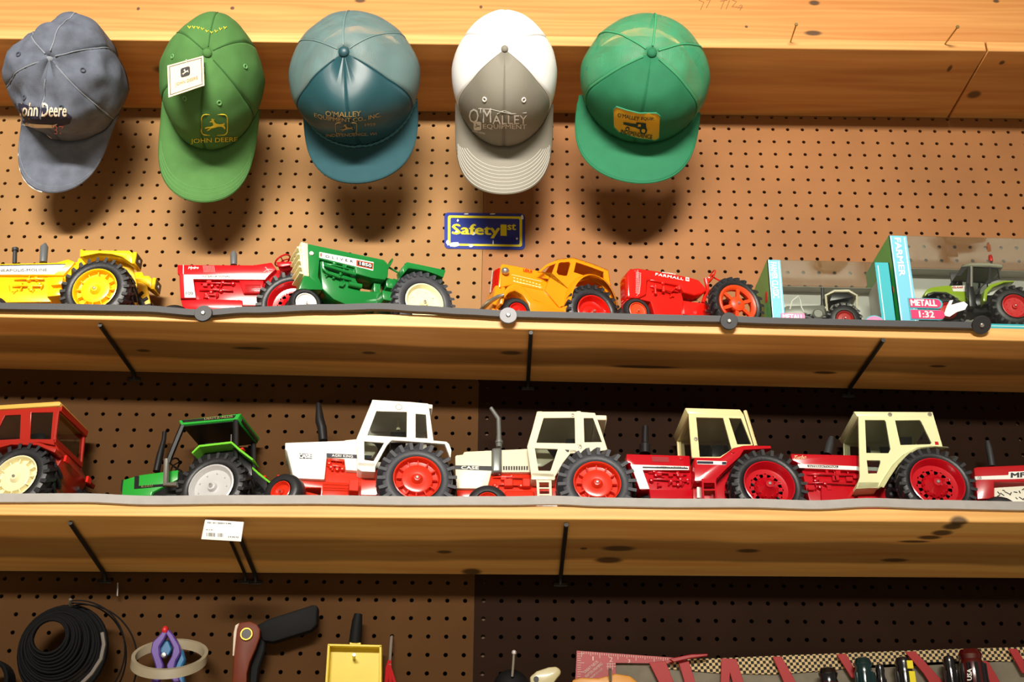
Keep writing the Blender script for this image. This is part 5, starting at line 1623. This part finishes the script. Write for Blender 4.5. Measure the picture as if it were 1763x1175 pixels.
# hang tag, a card on a plastic loop
p0 = c.mw @ c.pt(0, .97)
q = [at(x, y, p0.y-.017) for x, y in ((288, 113), (350, 96), (352, 147), (290, 168))]
tg = empty('hang_tag', 'cream paper hang tag with dark border on the green cap', 'tag', mw=Matrix.Translation(q[0]))
def quadmap(q, u, v, lift=0):
    n = (q[1]-q[0]).cross(q[3]-q[0]).normalized()
    if n.y > 0: n = -n
    return q[0]*(1-u)*(1-v)+q[1]*u*(1-v)+q[2]*u*v+q[3]*(1-u)*v+n*lift
def tagquad(nm, u0, v0, u1, v1, lift, mat, th=.0006):
    pts = [quadmap(q, u, v, l)-q[0] for l in (lift, lift-th) for u, v in ((u0, v0), (u1, v0), (u1, v1), (u0, v1))]
    return MB().add(pts, [(0, 1, 2, 3), (7, 6, 5, 4), (0, 4, 5, 1), (1, 5, 6, 2), (2, 6, 7, 3), (3, 7, 4, 0)]).build(nm, mat, tg)
tc = M('tag_card', (236, 214, 176), .6); tb = M('tag_border', (70, 48, 36), .6)
tagquad('card', 0, 0, 1, 1, 0, tc)
for a in ((.05, .05, .95, .07), (.05, .93, .95, .95), (.05, .05, .07, .95), (.93, .05, .95, .95)): tagquad('border', *a, .0004, tb, .0003)
mb = MB(); mb.add([quadmap(q, .36+.26*(x-0), .22+.30*y, .0006)-q[0] for x, y in roundrect(0, 0, 1, 1, .2)], [tuple(range(20))]); mb.build('tag_logo', INK, tg, flip=False)
mb = MB(); tr_ = tessellate_polygon([[Vector((x, y, 0)) for x, y in DEER]]); mb.add([quadmap(q, .40+.18*x, .27+.19*y, .0009)-q[0] for x, y in DEER], [tuple(t) for t in tr_]); mb.build('tag_deer', tc, tg, flip=False)
vs, fs = text2d('JOHN DEERE', bold=.005); mb = MB(); mb.add([quadmap(q, .20+.62*u, .76-.13*v, .0006+.0001*l_)-q[0] for u, v, l_ in vs], fs); mb.build('lettering', M('tag_ink', (176, 120, 76), .6), tg, flip=False)
MB().tube([quadmap(q, .55, .14, .0006)-q[0], quadmap(q, .52, .0, .002)-q[0], p0-q[0]+Vector((0, -.006, .003))], .0005, 5).build('loop', WHI, tg)

# cap 3: teal trucker with rope
c = Cap('wide teal cap with mesh back and braided rope above the brim', 592, .095, .108, .095, .118, 16, 3, wr=.0015, seed=5, z=1.240, front=.27, bulge=1.13, crease=.004, yaw=-4)
te = M('cap_teal_satin', (32, 74, 82), .42, bump=.1, bscale=1500, spec=.6); tm = mesh_mat('cap_teal_mesh', (106, 134, 134), .45)
teb = fabric('cap_teal_brim', (40, 78, 86), .75, .06)
six(c, (te, tm, tm)); c.brim(teb, .064, .090, -.020, .016); c.button(te, .0085); c.bvh()
for k in (0, 1, 5): c.seam(k*math.pi/3, te, r=.0010)
for k in (2, 3, 4): c.seam(k*math.pi/3, tm, r=.0012)
rp = M('rope_teal', (54, 110, 124), .6)
rope = [c.brim_pt(-.98+1.96*i/60, .03)+Vector((0, .0005, .0042)) for i in range(61)]
for ph in (0, math.pi):
    MB().tube([p+Vector((.0009*math.cos(i*1.3+ph), .0009*math.sin(i*1.3+ph), .0009*math.cos(i*1.3+ph))) for i, p in enumerate(rope)], .0013, 6).build('rope_strand', rp, c.e)
tn = M('print_tan', (168, 140, 84), .6)
c.stitch_text("O'MALLEY", ((561, 199), (621, 199), (561, 190)), tn, bold=.01, arc=-2)
c.stitch_text('EQUIPMENT CO., INC.', ((542, 202), (655, 201), (542, 194)), tn, bold=.006, arc=-9)
c.thread(roundrect(578, 211, 614, 229, 4), tn, .0006, True, 'logo_frame')
c.patch(deer(586, 213, 22, 13), tn, 'deer_emblem')
c.stitch_text('1959', ((628, 217), (646, 216), (628, 212)), tn)
c.stitch_text('INDEPENDENCE, WI', ((562, 236), (648, 233), (562, 230)), tn)

# cap 4: grey front, white back
c = Cap('grey cap with white mesh back and white stitched brim', 869, .078, .112, .094, .120, 15, 0, z=1.244, wr=.0012, seed=2, front=.48, bulge=1.10)
gy = M('cap_grey', (128, 124, 112), .62, bump=.15, bscale=1500, spec=.4); wt = mesh_mat('cap_white_mesh', (244, 244, 244), .06)
six(c, (gy, wt, wt)); ws = M('thread_white', (230, 228, 222), .6)
c.brim(gy, .080, .076, -.018, .028, sq=.5, stitch=ws, rows=8); c.button(gy, .0055); c.bvh()
for k in (0,): c.seam(0, gy, r=.0006)
for k in (1, 5): c.seam(k*math.pi/3, ws, r=.0006)
for th in (.52, -.52): c.eyelet(th, .62, ws, .003)
c.stitch_text("O'M", ((808, 212), (846, 211), (808, 186)), ws, lift=.0008)
c.stitch_text('ALLEY', ((848, 213), (907, 213), (848, 198)), ws)
c.stitch_text('EQUIPMENT', ((832, 222), (906, 223), (832, 213)), ws)
c.thread([(824, 187), (845, 188), (862, 192), (880, 196), (906, 194)], ws, .0003, name='hill_line')
c.thread([(856, 196), (868, 190), (880, 195)], ws, .0003, name='hill_line')
c.patch(roundrect(816, 209, 829, 224, 3), ws, 'logo_patch')
c.patch(deer(818, 212, 9, 8), gy, 'deer_emblem', .0014)
c.stitch_text('JOHN DEERE', ((813, 227), (835, 232), (814, 223)), ws)
c.thread([(836, 262), (843, 266), (840, 278), (845, 270), (856, 266)], ws, .0005, name='loose_thread')

# cap 5: green mesh with yellow patch
c = Cap('kelly green cap with see-through mesh and yellow tractor patch, rightmost', 1122, .096, .102, .095, .116, 15, -8, z=1.242, wr=.0022, seed=9, front=.46, bulge=1.10)
kg = fabric('cap_kelly', (40, 116, 80), .7, .05, 1500); km = mesh_mat('cap_kelly_mesh', (66, 164, 118), .62)
six(c, (kg, km, km)); c.brim(kg, .068, .096, -.020, .016, edge=kg); c.button(kg, .0078); c.bvh()
ks = fabric('cap_kelly_seam', (70, 158, 110), .7, .05)
c.seam(0, kg, r=.0008)
for k in (1, 2, 3, 4, 5): c.seam(k*math.pi/3, ks, r=.0018)
pg = M('patch_gold', (226, 172, 30), .7, bump=.2, bscale=2000); pgr = M('patch_edge', (60, 150, 110), .7); pk2 = M('patch_ink', (28, 52, 44), .7)
pp = [(1062, 183), (1080, 189), (1100, 194), (1130, 194), (1136, 199), (1134, 237), (1128, 240), (1098, 236), (1066, 226), (1058, 218), (1057, 188)]
c.patch(pp, pg, 'patch', .0012)
c.thread(pp, pgr, .0010, True, 'patch_border', .0014)
c.stitch_text("O'MALLEY", ((1064, 200), (1100, 207), (1065, 193)), pk2, lift=.0020, bold=.01)
c.stitch_text('EQUIP.', ((1104, 206), (1126, 207), (1105, 200)), pk2, lift=.0020, bold=.01)
c.stitch_text('INDEPENDENCE', ((1069, 228), (1122, 238), (1070, 221)), pk2, lift=.0020, bold=.01)
c.patch([(1074, 209), (1082, 210), (1095, 212), (1096, 209), (1112, 211), (1113, 220), (1100, 221), (1094, 218), (1074, 213)], pk2, 'patch_tractor', .0020)
c.patch([(1099, 212), (1104, 212), (1104, 216), (1098, 216)], pg, 'patch_window', .0026)
for (x, y, r) in ((1108, 223, 6.5), (1081, 220, 3.5)):
    c.patch([(x+r*math.cos(k*.5236), y+r*math.sin(k*.5236)) for k in range(12)], pk2, 'patch_wheel', .0022)
    c.patch([(x+r*.5*math.cos(k*.5236), y+r*.5*math.sin(k*.5236)) for k in range(12)], pg, 'patch_hub', .0027)
# ------------------------------------------------------------------ sticker on the pegboard
def slab(pts, Y, th, name, mat, parent=None, z='p', bevel=0, holes=(), seg=1, label=None, cat=None, group=None):
    """outline given in photograph pixels on the vertical plane y = Y, extruded back by th"""
    f_ = lambda s_: [(lambda q: (q.x, q.z))(at(x, y, Y)) for x, y in (zq(z, s_) if isinstance(s_, str) else s_)]
    mb = MB().prism(f_(pts), Y, Y+th, [f_(h) for h in holes])
    if parent is not None:
        o_ = parent.matrix_world.translation if parent.type == 'EMPTY' else parent.location
        mb.v = [(a-o_.x, b-o_.y, c-o_.z) for a, b, c in mb.v]
        return mb.build(name, mat, parent, bevel=bevel, seg=seg)
    o = mb.build(name, mat, None, bevel=bevel, seg=seg, center=True)
    if label: tag(o, label, cat, group)
    return o
def anchor(name, label, cat, x, y, Y, group=None):
    e = empty(name, label, cat, group, mw=Matrix.Translation(at(x, y, Y))); bpy.context.view_layer.update(); return e
def rel(e, mb):
    o_ = e.matrix_world.translation
    mb.v = [(a-o_.x, b-o_.y, c-o_.z) for a, b, c in mb.v]; return mb
BLU = M('sticker_blue', (34, 52, 142), .22, coat=.4, vary=.12, vscale=25)
SYE = M('sticker_yellow', (236, 220, 40), .3)
SWH = M('sticker_worn', (236, 236, 232), .4)
Ys = WALL_Y-.0012
e = anchor('safety_sticker', 'blue and yellow safety sticker on the pegboard above the tractors', 'sticker', 835, 428, Ys)
slab(roundrect(765, 366, 904, 428, 7, .016), Ys, .001, 'backing', BLU, e)
slab(roundrect(771, 371, 899, 423, 4, .016), Ys-.0003, .0003, 'border', SYE, e, holes=[roundrect(775.5, 375, 894.5, 419.5, 2.5, .016)])
vs, fs = text2d('Safety', bold=.035)
o_ = e.matrix_world.translation
def strip_text(body, x0, y0, x1, y1, sk, mat, bold):
    vs, fs = text2d(body, bold=bold)
    MB().add([at(x0+(x1-x0)*u, y0+(y1-y0)*v+sk*(x1-x0)*u, Ys-.0005-.0002*l_)-o_ for u, v, l_ in vs], fs).build('lettering', mat, e, flip=False)
strip_text('Safety', 779, 409, 860, 386, .016, SYE, .022)
strip_text('1', 863, 406, 871, 387, .016, SYE, .010)
strip_text('st', 874, 396, 888, 386, .016, SYE, .02)
rd = random.Random(4)
for (x, y, rx, ry) in ((783, 421, 10, 5), (811, 423, 4, 3), (815, 402, 3.5, 3.5), (786, 401, 4, 4), (788, 380, 2, 2.5), (899, 374, 3, 4), (803, 368.5, 5, 1.2), (848, 368.5, 6, 1), (771, 418, 3, 5), (890, 411, 2, 2), (849, 418, 1, 5)):
    slab([(x+rx*math.cos(k*.7854)*rd.uniform(.7, 1.1), y+ry*math.sin(k*.7854)*rd.uniform(.7, 1.1)) for k in range(8)], Ys-.0006, .0002, 'worn_spot', SWH, e)

# ------------------------------------------------------------------ price label on the hook end
Yl = 1.492
e = anchor('price_label', 'white barcode label in a clear holder under the lower shelf', 'label', 384, 932, Yl)
slab('353,895 420,899 415,933 346,929', Yl, .0016, 'holder', M('holder_clear', (214, 210, 202), .25), e, bevel=.0004)
slab('356,897 416,900.5 412,929 350,926', Yl-.0004, .0004, 'paper', WHI, e)
o_ = e.matrix_world.translation
mb = MB(); rd = random.Random(9)       # unreadable small print as rows of tiny strokes
for (x0, y0, x1, h_) in ((357, 899, 398, 3), (355, 911.5, 366, 2.4), (393, 923.5, 412, 3.2)):
    x = x0
    while x < x1:
        w_ = rd.uniform(.7, 1.5); dy = .05*(x-x0); hh = h_*rd.uniform(.7, 1)
        mb.add([at(p_, q_, Yl-.0007)-o_ for p_, q_ in ((x, y0+dy), (x+w_, y0+dy), (x+w_, y0+dy+hh), (x, y0+dy+hh))], [(0, 1, 2, 3)])
        x += w_+rd.choice((.5, .7, 1.8))
mb.build('small_print', INK, e, flip=False)
mb = MB(); x = 355.0; rd = random.Random(2)
while x < 384:
    w_ = rd.choice((.5, .9, 1.4))
    if not 371 < x < 374:
        mb.add([at(a, b, Yl-.0007)-o_ for a, b in ((x, 917.5+.05*(x-355)), (x+w_, 917.5+.05*(x-355)), (x+w_, 924+.05*(x-355)), (x, 924+.05*(x-355)))], [(0, 1, 2, 3)])
    x += w_+rd.choice((.6, 1.0))
mb.build('barcode', INK, e, flip=False)

# ------------------------------------------------------------------ tools hanging on the lower pegboard
TB = M('tool_black', (13, 13, 14), .7, spec=.2); TBs = M('tubing_black', (14, 14, 15), .75, spec=.15)
# coil of black tubing
Yc = 1.625
e = anchor('tubing_coil', 'thick coil of black tubing hanging at lower left', 'coil', 108, 1190, Yc)
c0 = at(108, 1122, Yc)
k = 0
rd = random.Random(6)
for j, rr_ in enumerate([.060-.0027*q for q in range(15)]):
    for d in range(2):
        mb = MB(); n = 40; ph = rd.random()*6
        ox, oz = -.010*(j/14), .014*(j/14)
        mb.tube([c0+Vector((ox+rr_*math.cos(2*math.pi*i/n)*(1+.02*math.sin(2*math.pi*i/n*2+ph)), -.0022*j+d*.004+.002*math.sin(2*math.pi*i/n+ph), oz+rr_*math.sin(2*math.pi*i/n)*1.02)) for i in range(n)], .0020, 7, closed=True)
        rel(e, mb).build('loop', TBs, e)
for (R_, dx, dz, dy) in ((.075, .012, -.012, 0), (.082, .020, -.020, .004), (.070, .018, -.006, -.012)):
    mb = MB(); n = 40
    mb.tube([c0+Vector((dx+R_*math.cos(a), dy-.01*math.sin(a), dz+R_*math.sin(a))) for a in [(-.9+2.6*i/n) for i in range(n+1)]], .0011, 6)
    rel(e, mb).build('loose_strand', TBs, e)
mb = MB(); mb.tube([at(x, y, Yc-.040) for x, y in ((176, 1090), (179, 1110), (174, 1135), (158, 1160), (138, 1180))], .0026, 7); rel(e, mb).build('pale_strand', M('strand_pale', (120, 112, 104), .5), e)
mb = MB(); mb.tube([c0+Vector((.004, .05, .058)), c0+Vector((.004, -.012, .060)), c0+Vector((.006, -.020, .066))], .0022, 8); rel(e, mb).build('hanger_pin', SIL, e)
e = anchor('tubing_coil', 'second dark coil cut off by the left edge', 'coil', 0, 1190, Yc)
for j in range(6):
    mb = MB(); c1 = at(-22, 1178, Yc); mb.tube([c1+Vector((.030*math.cos(2*math.pi*i/28), .005*j-.012, .030*math.sin(2*math.pi*i/28))) for i in range(28)], .003, 6, closed=True); rel(e, mb).build('loop', TBs, e)

# ring and spring clamp
Yr = 1.615
rg = MB(); c1 = at(291, 1134, Yr)+Vector((0, .012, 0)); n = 44
rows = []
for i in range(n+1):
    a = 2*math.pi*i/n
    rows.append([c1+Vector((r_*math.cos(a), r_*.62*math.sin(a)*1.0-.010, r_*.52*math.sin(a)+h_)) for r_, h_ in ((.0455, -.006), (.0505, -.006), (.0505, .006), (.0455, .006), (.0455, -.006))])
rg.sheet(rows)
tag(rg.build('tape_ring', M('ring_cream', (150, 138, 114), .45, vary=.1), center=True), 'cream tape ring hanging around the purple clamp', 'ring')
e = anchor('spring_clamp', 'purple and blue plastic spring clamp with red jaw tip', 'clamp', 286, 1185, 1.640)
PUR = M('plastic_purple', (92, 60, 150), .35, coat=.3); CBL = M('plastic_blue', (40, 110, 160), .35, coat=.3)
Yk = 1.620
slab('281,1083 276,1092 262,1106 259,1122 265,1140 268,1150 259,1178 270,1178 279,1160 281,1145 275,1128 274,1114 283,1100 288,1090', Yk, .012, 'jaw', PUR, e, bevel=.0015)
slab('289,1083 297,1092 309,1112 311,1124 303,1138 300,1150 312,1178 300,1178 289,1160 286,1146 295,1130 298,1116 290,1100 285,1092', Yk, .012, 'jaw', PUR, e, bevel=.0015)
slab('300,1106 314,1120 319,1136 312,1150 318,1178 305,1178 300,1150 309,1130', Yk+.006, .014, 'handle', CBL, e, bevel=.002)
slab('272,1108 282,1102 290,1104 296,1118 290,1130 278,1130 274,1118', Yk+.008, .008, 'spring_pad', CBL, e, bevel=.0015)
mb = MB().ball(at(284.5, 1086, Yk+.004), (.0048, .006, .006)); rel(e, mb).build('jaw_tip', M('tip_red', (200, 36, 40), .4), e)
mb = MB().lathe([(-.003, 0), (-.0025, .0030), (-.001, .0040), (.004, .0040)], at(282, 1129, Yk-.001), n=14); rel(e, mb).build('pivot', SIL, e)

# leather sheath with rivet, black handle beside it
LEA = M('leather_brown', (104, 40, 14), .5, spec=.25, vary=.15, vscale=30)
e = anchor('leather_sheath', 'brown leather tool sheath with brass grommet', 'sheath', 425, 1200, 1.64)
sh = slab('404,1090 406,1078 415,1072 430,1070 442,1075 448,1084 447,1098 440,1118 430,1140 425,1160 424,1200 398,1200 401,1150', 1.632, .007, 'leather', LEA, e, bevel=.002, seg=2)
slab('402,1090 405,1077 412,1073 408,1085 403,1130 400,1130', 1.6315, .004, 'edge_trim', M('trim_pale', (200, 180, 160), .4), e, bevel=.0006)
mb = MB().tube([at(424.5, 1092.5, 1.631)+Vector((.0076*math.cos(i*.3927), 0, .0076*math.sin(i*.3927))) for i in range(16)], .0018, 7, closed=True); rel(e, mb).build('grommet', M('brass', (196, 160, 70), .3, .8), e)
mb = MB().lathe([(-.001, 0), (-.001, .0065), (.002, .0065)], at(424.5, 1092.5, 1.631), n=18); rel(e, mb).build('grommet_hole', BLK, e)
e = anchor('sheathed_knife', 'black tool handle sticking out behind the leather sheath', 'tool handle', 470, 1150, 1.65)
slab('440,1078 462,1066 540,1041 547,1044 546,1076 535,1086 470,1106 452,1104 446,1092', 1.642, .018, 'grip', TB, e, bevel=.003, seg=2)
slab('444,1085 458,1088 456,1120 446,1150 440,1200 428,1200 430,1150 440,1118', 1.646, .010, 'strap', TB, e, bevel=.002)

# yellow dust tray with black handle
DY = M('plastic_yellow', (226, 200, 44), .4, vary=.05)
e = anchor('yellow_tray', 'yellow plastic tray with black handle hung on a screw', 'tray', 610, 1200, 1.66)
bp_ = slab('566,1112 656,1114 655,1200 560,1200', 1.655, .003, 'tray_floor', DY, e)
slab('564,1109 657,1111 657,1115 566,1113', 1.640, .017, 'rim_top', DY, e, bevel=.0006)
slab('564,1110 568,1110 563,1200 558,1200', 1.640, .017, 'rim_side', DY, e, bevel=.0006)
slab('653,1112 657,1112 657,1200 652,1200', 1.640, .017, 'rim_side', DY, e, bevel=.0006)
slab('602,1106 621,1107 621,1112 602,1111', 1.645, .008, 'socket', DY, e, bevel=.0005)
hd_ = [at(611, 1108, 1.650), at(613, 1090, 1.650), at(615, 1070, 1.650), at(617, 1058, 1.650)]
mb = MB().tube(hd_, [.0085, .0082, .0072, .0055], 14); rel(e, mb).build('handle', TB, e)
mb = MB().tube([at(609.5, 1136, 1.656), at(609.5, 1128, 1.636)], .0022, 8); rel(e, mb).build('screw', sm, e)

# bright hook with red cord
e = anchor('peg_hook', 'bright steel hook beside the yellow tray', 'hook', 673, 1150, 1.66)
mb = MB().tube([Vector((at(675, 1096, WALL_Y).x, WALL_Y+.004, at(675, 1096, WALL_Y).z)), at(674, 1098, 1.664), at(672.5, 1118, 1.660), at(671, 1140, 1.657), at(671, 1146, 1.650)], .0022, 8); rel(e, mb).build('wire', SIL, e)
CR = M('cord_red', (176, 22, 28), .4)
e = anchor('cord_loop', 'red cord loop hanging on the steel hook', 'cord', 668, 1200, 1.655)
for dx in (0, 5, 10):
    mb = MB().tube([at(671, 1138, 1.652), at(667+dx*.4, 1150, 1.652), at(665+dx*1.4, 1175, 1.652), at(665+dx*1.8, 1200, 1.652)], .0028, 7); rel(e, mb).build('strand', CR, e)

# black knob with pin, cream tool
e = anchor('black_knob', 'round black knob with a shiny steel pin through it', 'knob', 882, 1200, 1.65)
mb = MB().ball(at(880, 1182, 1.640), (.024, .016, .022), 20, 12); rel(e, mb).build('knob', TB, e)
mb = MB().tube([at(882, 1165, 1.622), at(884, 1140, 1.612), at(885, 1125, 1.606)], .0018, 8); rel(e, mb).build('pin', SIL, e)
mb = MB().ball(at(885, 1124, 1.606), .0034); rel(e, mb).build('pin_head', M('pin_head', (250, 240, 245), .15, .6), e)
CT = M('handle_cream', (196, 186, 140), .4, coat=.3)
e = anchor('cream_handle', 'cream plastic tool handle beside the black knob', 'tool handle', 930, 1200, 1.65)
slab('912,1166 924,1156 945,1149 958,1148 965,1153 966,1160 958,1170 944,1190 914,1190', 1.636, .012, 'body', CT, e, bevel=.003, seg=2)
mb = MB().lathe([(-.001, 0), (-.001, .0036), (.001, .0036)], at(923, 1170, 1.635), n=14); rel(e, mb).build('screw_hole', INK, e)

# red layout square
SQ = M('square_red', (156, 20, 24), .45); SQW = M('square_print', (212, 186, 176), .6)
Yq = 1.662
e = anchor('layout_square', 'red rafter layout square with white ruler marks', 'square', 1050, 1200, Yq)
slab('993,1121 1160,1133 1160,1143 1060,1142 1060,1200 989,1200', Yq, .003, 'plate', SQ, e)
o_ = e.matrix_world.translation
mb = MB()
for i in range(40):
    x = 1001+i*3.9; y = 1122.2+(x-993)*.072; L_ = 9 if i % 8 == 0 else (6 if i % 4 == 0 else 3.5)
    mb.add([at(a, b, Yq-.0004)-o_ for a, b in ((x, y), (x+.8, y), (x+.8, y+L_), (x, y+L_))], [(0, 1, 2, 3)])
for i in range(16):
    y = 1126+i*3.9; L_ = 12 if i % 4 == 0 else 6
    mb.add([at(a, b, Yq-.0004)-o_ for a, b in ((994, y), (994+L_, y), (994+L_, y+.8), (994, y+.8))], [(0, 1, 2, 3)])
for x in (1046, 1050, 1054):
    mb.add([at(a, b, Yq-.0004)-o_ for a, b in ((x, 1142), (x+.8, 1142), (x+.8, 1154), (x, 1154))], [(0, 1, 2, 3)])
for y in (1143, 1148):
    mb.add([at(a, b, Yq-.0004)-o_ for a, b in ((1044, y), (1060, y), (1060, y+.8), (1044, y+.8))], [(0, 1, 2, 3)])
mb.build('ruler_marks', SQW, e, flip=False)
for (b_, p, q_, r_) in (('GREAT NECK', (1007, 1161), (1031, 1141), (1004, 1157)), ('RAFTER-FRAMING', (1010, 1168), (1038, 1145), (1007, 1164)), ('MADE IN U.S.A.', (1018, 1170), (1038, 1153), (1016, 1167)), ('1', (1020, 1138), (1022, 1138), (1020, 1131)), ('2', (1049, 1140), (1055, 1140), (1049, 1132)), ('3', (1081, 1142), (1085, 1142), (1081, 1136))):
    mb = MB(); text_quad(mb, b_, at(*p, Yq-.0005)-o_, at(*q_, Yq-.0005)-o_, at(*r_, Yq-.0005)-o_, bold=0 if len(b_) == 1 else .008); mb.build('lettering', SQW, e, flip=False)
tag(slab('1152,1135 1160,1133 1190,1127 1219,1126 1219,1130 1190,1134 1160,1141', 1.650, .005, 'red_stick', SQ, bevel=.001), 'short red plastic stick lying over the square', 'stick')
e = anchor('wooden_handle', 'orange-brown wooden handle below the red square', 'tool handle', 1045, 1200, 1.64)
slab('985,1171 1000,1167 1030,1168 1060,1160 1085,1164 1100,1176 1105,1200 985,1200', 1.634, .014, 'grip', M('handle_wood', (206, 140, 44), .4, vary=.1), e, bevel=.003, seg=2)
mb = MB().tube([at(1051, 1172, 1.633), at(1050, 1153, 1.620)], .0024, 8); rel(e, mb).build('screw', sm, e)

# checkered tool roll with red ribbons
def checker(name):
    m = bpy.data.materials.new(name); m.use_nodes = True; nt = m.node_tree; N = nt.nodes.new; L = nt.links.new
    g = N('ShaderNodeNewGeometry'); mp = N('ShaderNodeMapping'); mp.inputs['Scale'].default_value = (1, 0, 1); mp.inputs['Rotation'].default_value = (0, .05, 0)
    L(g.outputs['Position'], mp.inputs['Vector'])
    c_ = N('ShaderNodeTexChecker'); c_.inputs['Scale'].default_value = 240; c_.inputs['Color1'].default_value = (*lin((28, 24, 22)), 1); c_.inputs['Color2'].default_value = (*lin((206, 180, 130)), 1)
    L(mp.outputs[0], c_.inputs['Vector']); b = nt.nodes['Principled BSDF']; b.inputs['Roughness'].default_value = .8
    L(c_.outputs['Color'], b.inputs['Base Color']); return m
e = anchor('tool_roll', 'grey canvas tool roll with black and tan checkered top band', 'tool roll', 1420, 1200, 1.668)
CAN = M('canvas_grey', (120, 112, 96), .85, vary=.18, vscale=40, bump=.3, bscale=700)
slab('1060,1143 1148,1140 1148,1150 1240,1160 1340,1158 1420,1155 1763,1138 1800,1200 1060,1200', 1.668, .006, 'canvas', CAN, e)
slab('1146,1137 1240,1134 1330,1130 1430,1126 1560,1121 1680,1117 1800,1114 1800,1141 1680,1138 1600,1141 1500,1146 1430,1155 1330,1162 1240,1160 1146,1152', 1.6660, .0018, 'checkered_band', checker('checker_cloth'), e)
RIB = M('ribbon_red', (160, 22, 24), .55)
for i, (pts) in enumerate(('1117,1141 1146,1139 1160,1175 1170,1200 1145,1200 1134,1175', '1167,1137 1186,1138 1198,1178 1205,1200 1185,1200 1177,1170', '1242,1134 1268,1135 1282,1180 1288,1200 1268,1200 1257,1160 1254,1200 1240,1200',
                          '1330,1131 1346,1131 1372,1178 1384,1200 1360,1200 1345,1165', '1440,1127 1457,1126 1470,1150 1480,1170 1466,1168', '1558,1123 1576,1122 1620,1170 1640,1200 1615,1200 1590,1160', '1692,1138 1702,1140 1725,1180 1735,1200 1712,1200', '1736,1117 1752,1118 1775,1160 1760,1160')):
    slab(pts, 1.6575, .0022, 'ribbon', RIB, e, bevel=.0005)
# screwdriver handles in the roll
def driver(x, top, w_, mats, label, stripe=None):
    e = anchor('screwdriver', label, 'screwdriver', x, 1200, 1.64, 'screwdrivers in the tool roll')
    r_ = w_/2/1257
    c_ = at(x, top, 1.640)
    L_ = .075
    mb = MB().lathe([(-L_, r_*.8), (-L_+.01, r_), (-.022, r_), (-.016, r_*.84), (-.010, r_*.98), (-.003, r_*.75), (0, 0)], c_, 'z', 18)
    rel(e, mb).build('handle', mats[0], e)
    for k in range(5):
        a = math.radians(200+k*35)
        mb = MB().tube([c_+Vector((r_*1.0*math.cos(a), r_*1.0*math.sin(a), -.022)), c_+Vector((r_*1.0*math.cos(a), r_*1.0*math.sin(a), -L_))], r_*.16, 6); rel(e, mb).build('rib', mats[1], e)
    if stripe:
        a = math.radians(290)
        mb = MB().box(c_+Vector((r_*.45, -r_*.92, -.0135)), (r_*.7, r_*.3, .011)); rel(e, mb).build('stripe', stripe, e, bevel=.0005)
        mb = MB().box(c_+Vector((r_*.5, -r_*1.0, -.045)), (r_*.7, r_*.4, .045)); rel(e, mb).build('stripe', stripe, e, bevel=.0005)
    return e
DK = M('driver_dark', (18, 17, 20), .2, coat=.6); DRD = M('driver_red', (76, 10, 14), .2, coat=.6); DTL = M('driver_teal', (10, 42, 44), .2, coat=.6)
driver(1424, 1148, 34, (DK, DRD), 'dark screwdriver with red ribs, leftmost in the tool roll')
driver(1484, 1131, 32, (DTL, DTL), 'teal-black screwdriver handle in the tool roll')
driver(1513.5, 1142, 16, (DK, DK), 'slim black screwdriver behind the teal one')
driver(1553, 1130, 30, (DK, DK), 'black screwdriver with yellow stripe', SYE)
driver(1632, 1128, 22, (DK, DK), 'black screwdriver left of the red and black one')
e = driver(1668, 1116, 42, (DRD, DK), 'large red and black screwdriver marked in white lettering')
c_ = at(1669, 1175, 1.622); o_ = e.matrix_world.translation
mb = MB(); text_quad(mb, 'USA', at(1673, 1172, 1.6195)-o_, at(1673, 1152, 1.6195)-o_, at(1665, 1172, 1.6195)-o_, bold=.02); mb.build('lettering', WHI, e, flip=False)
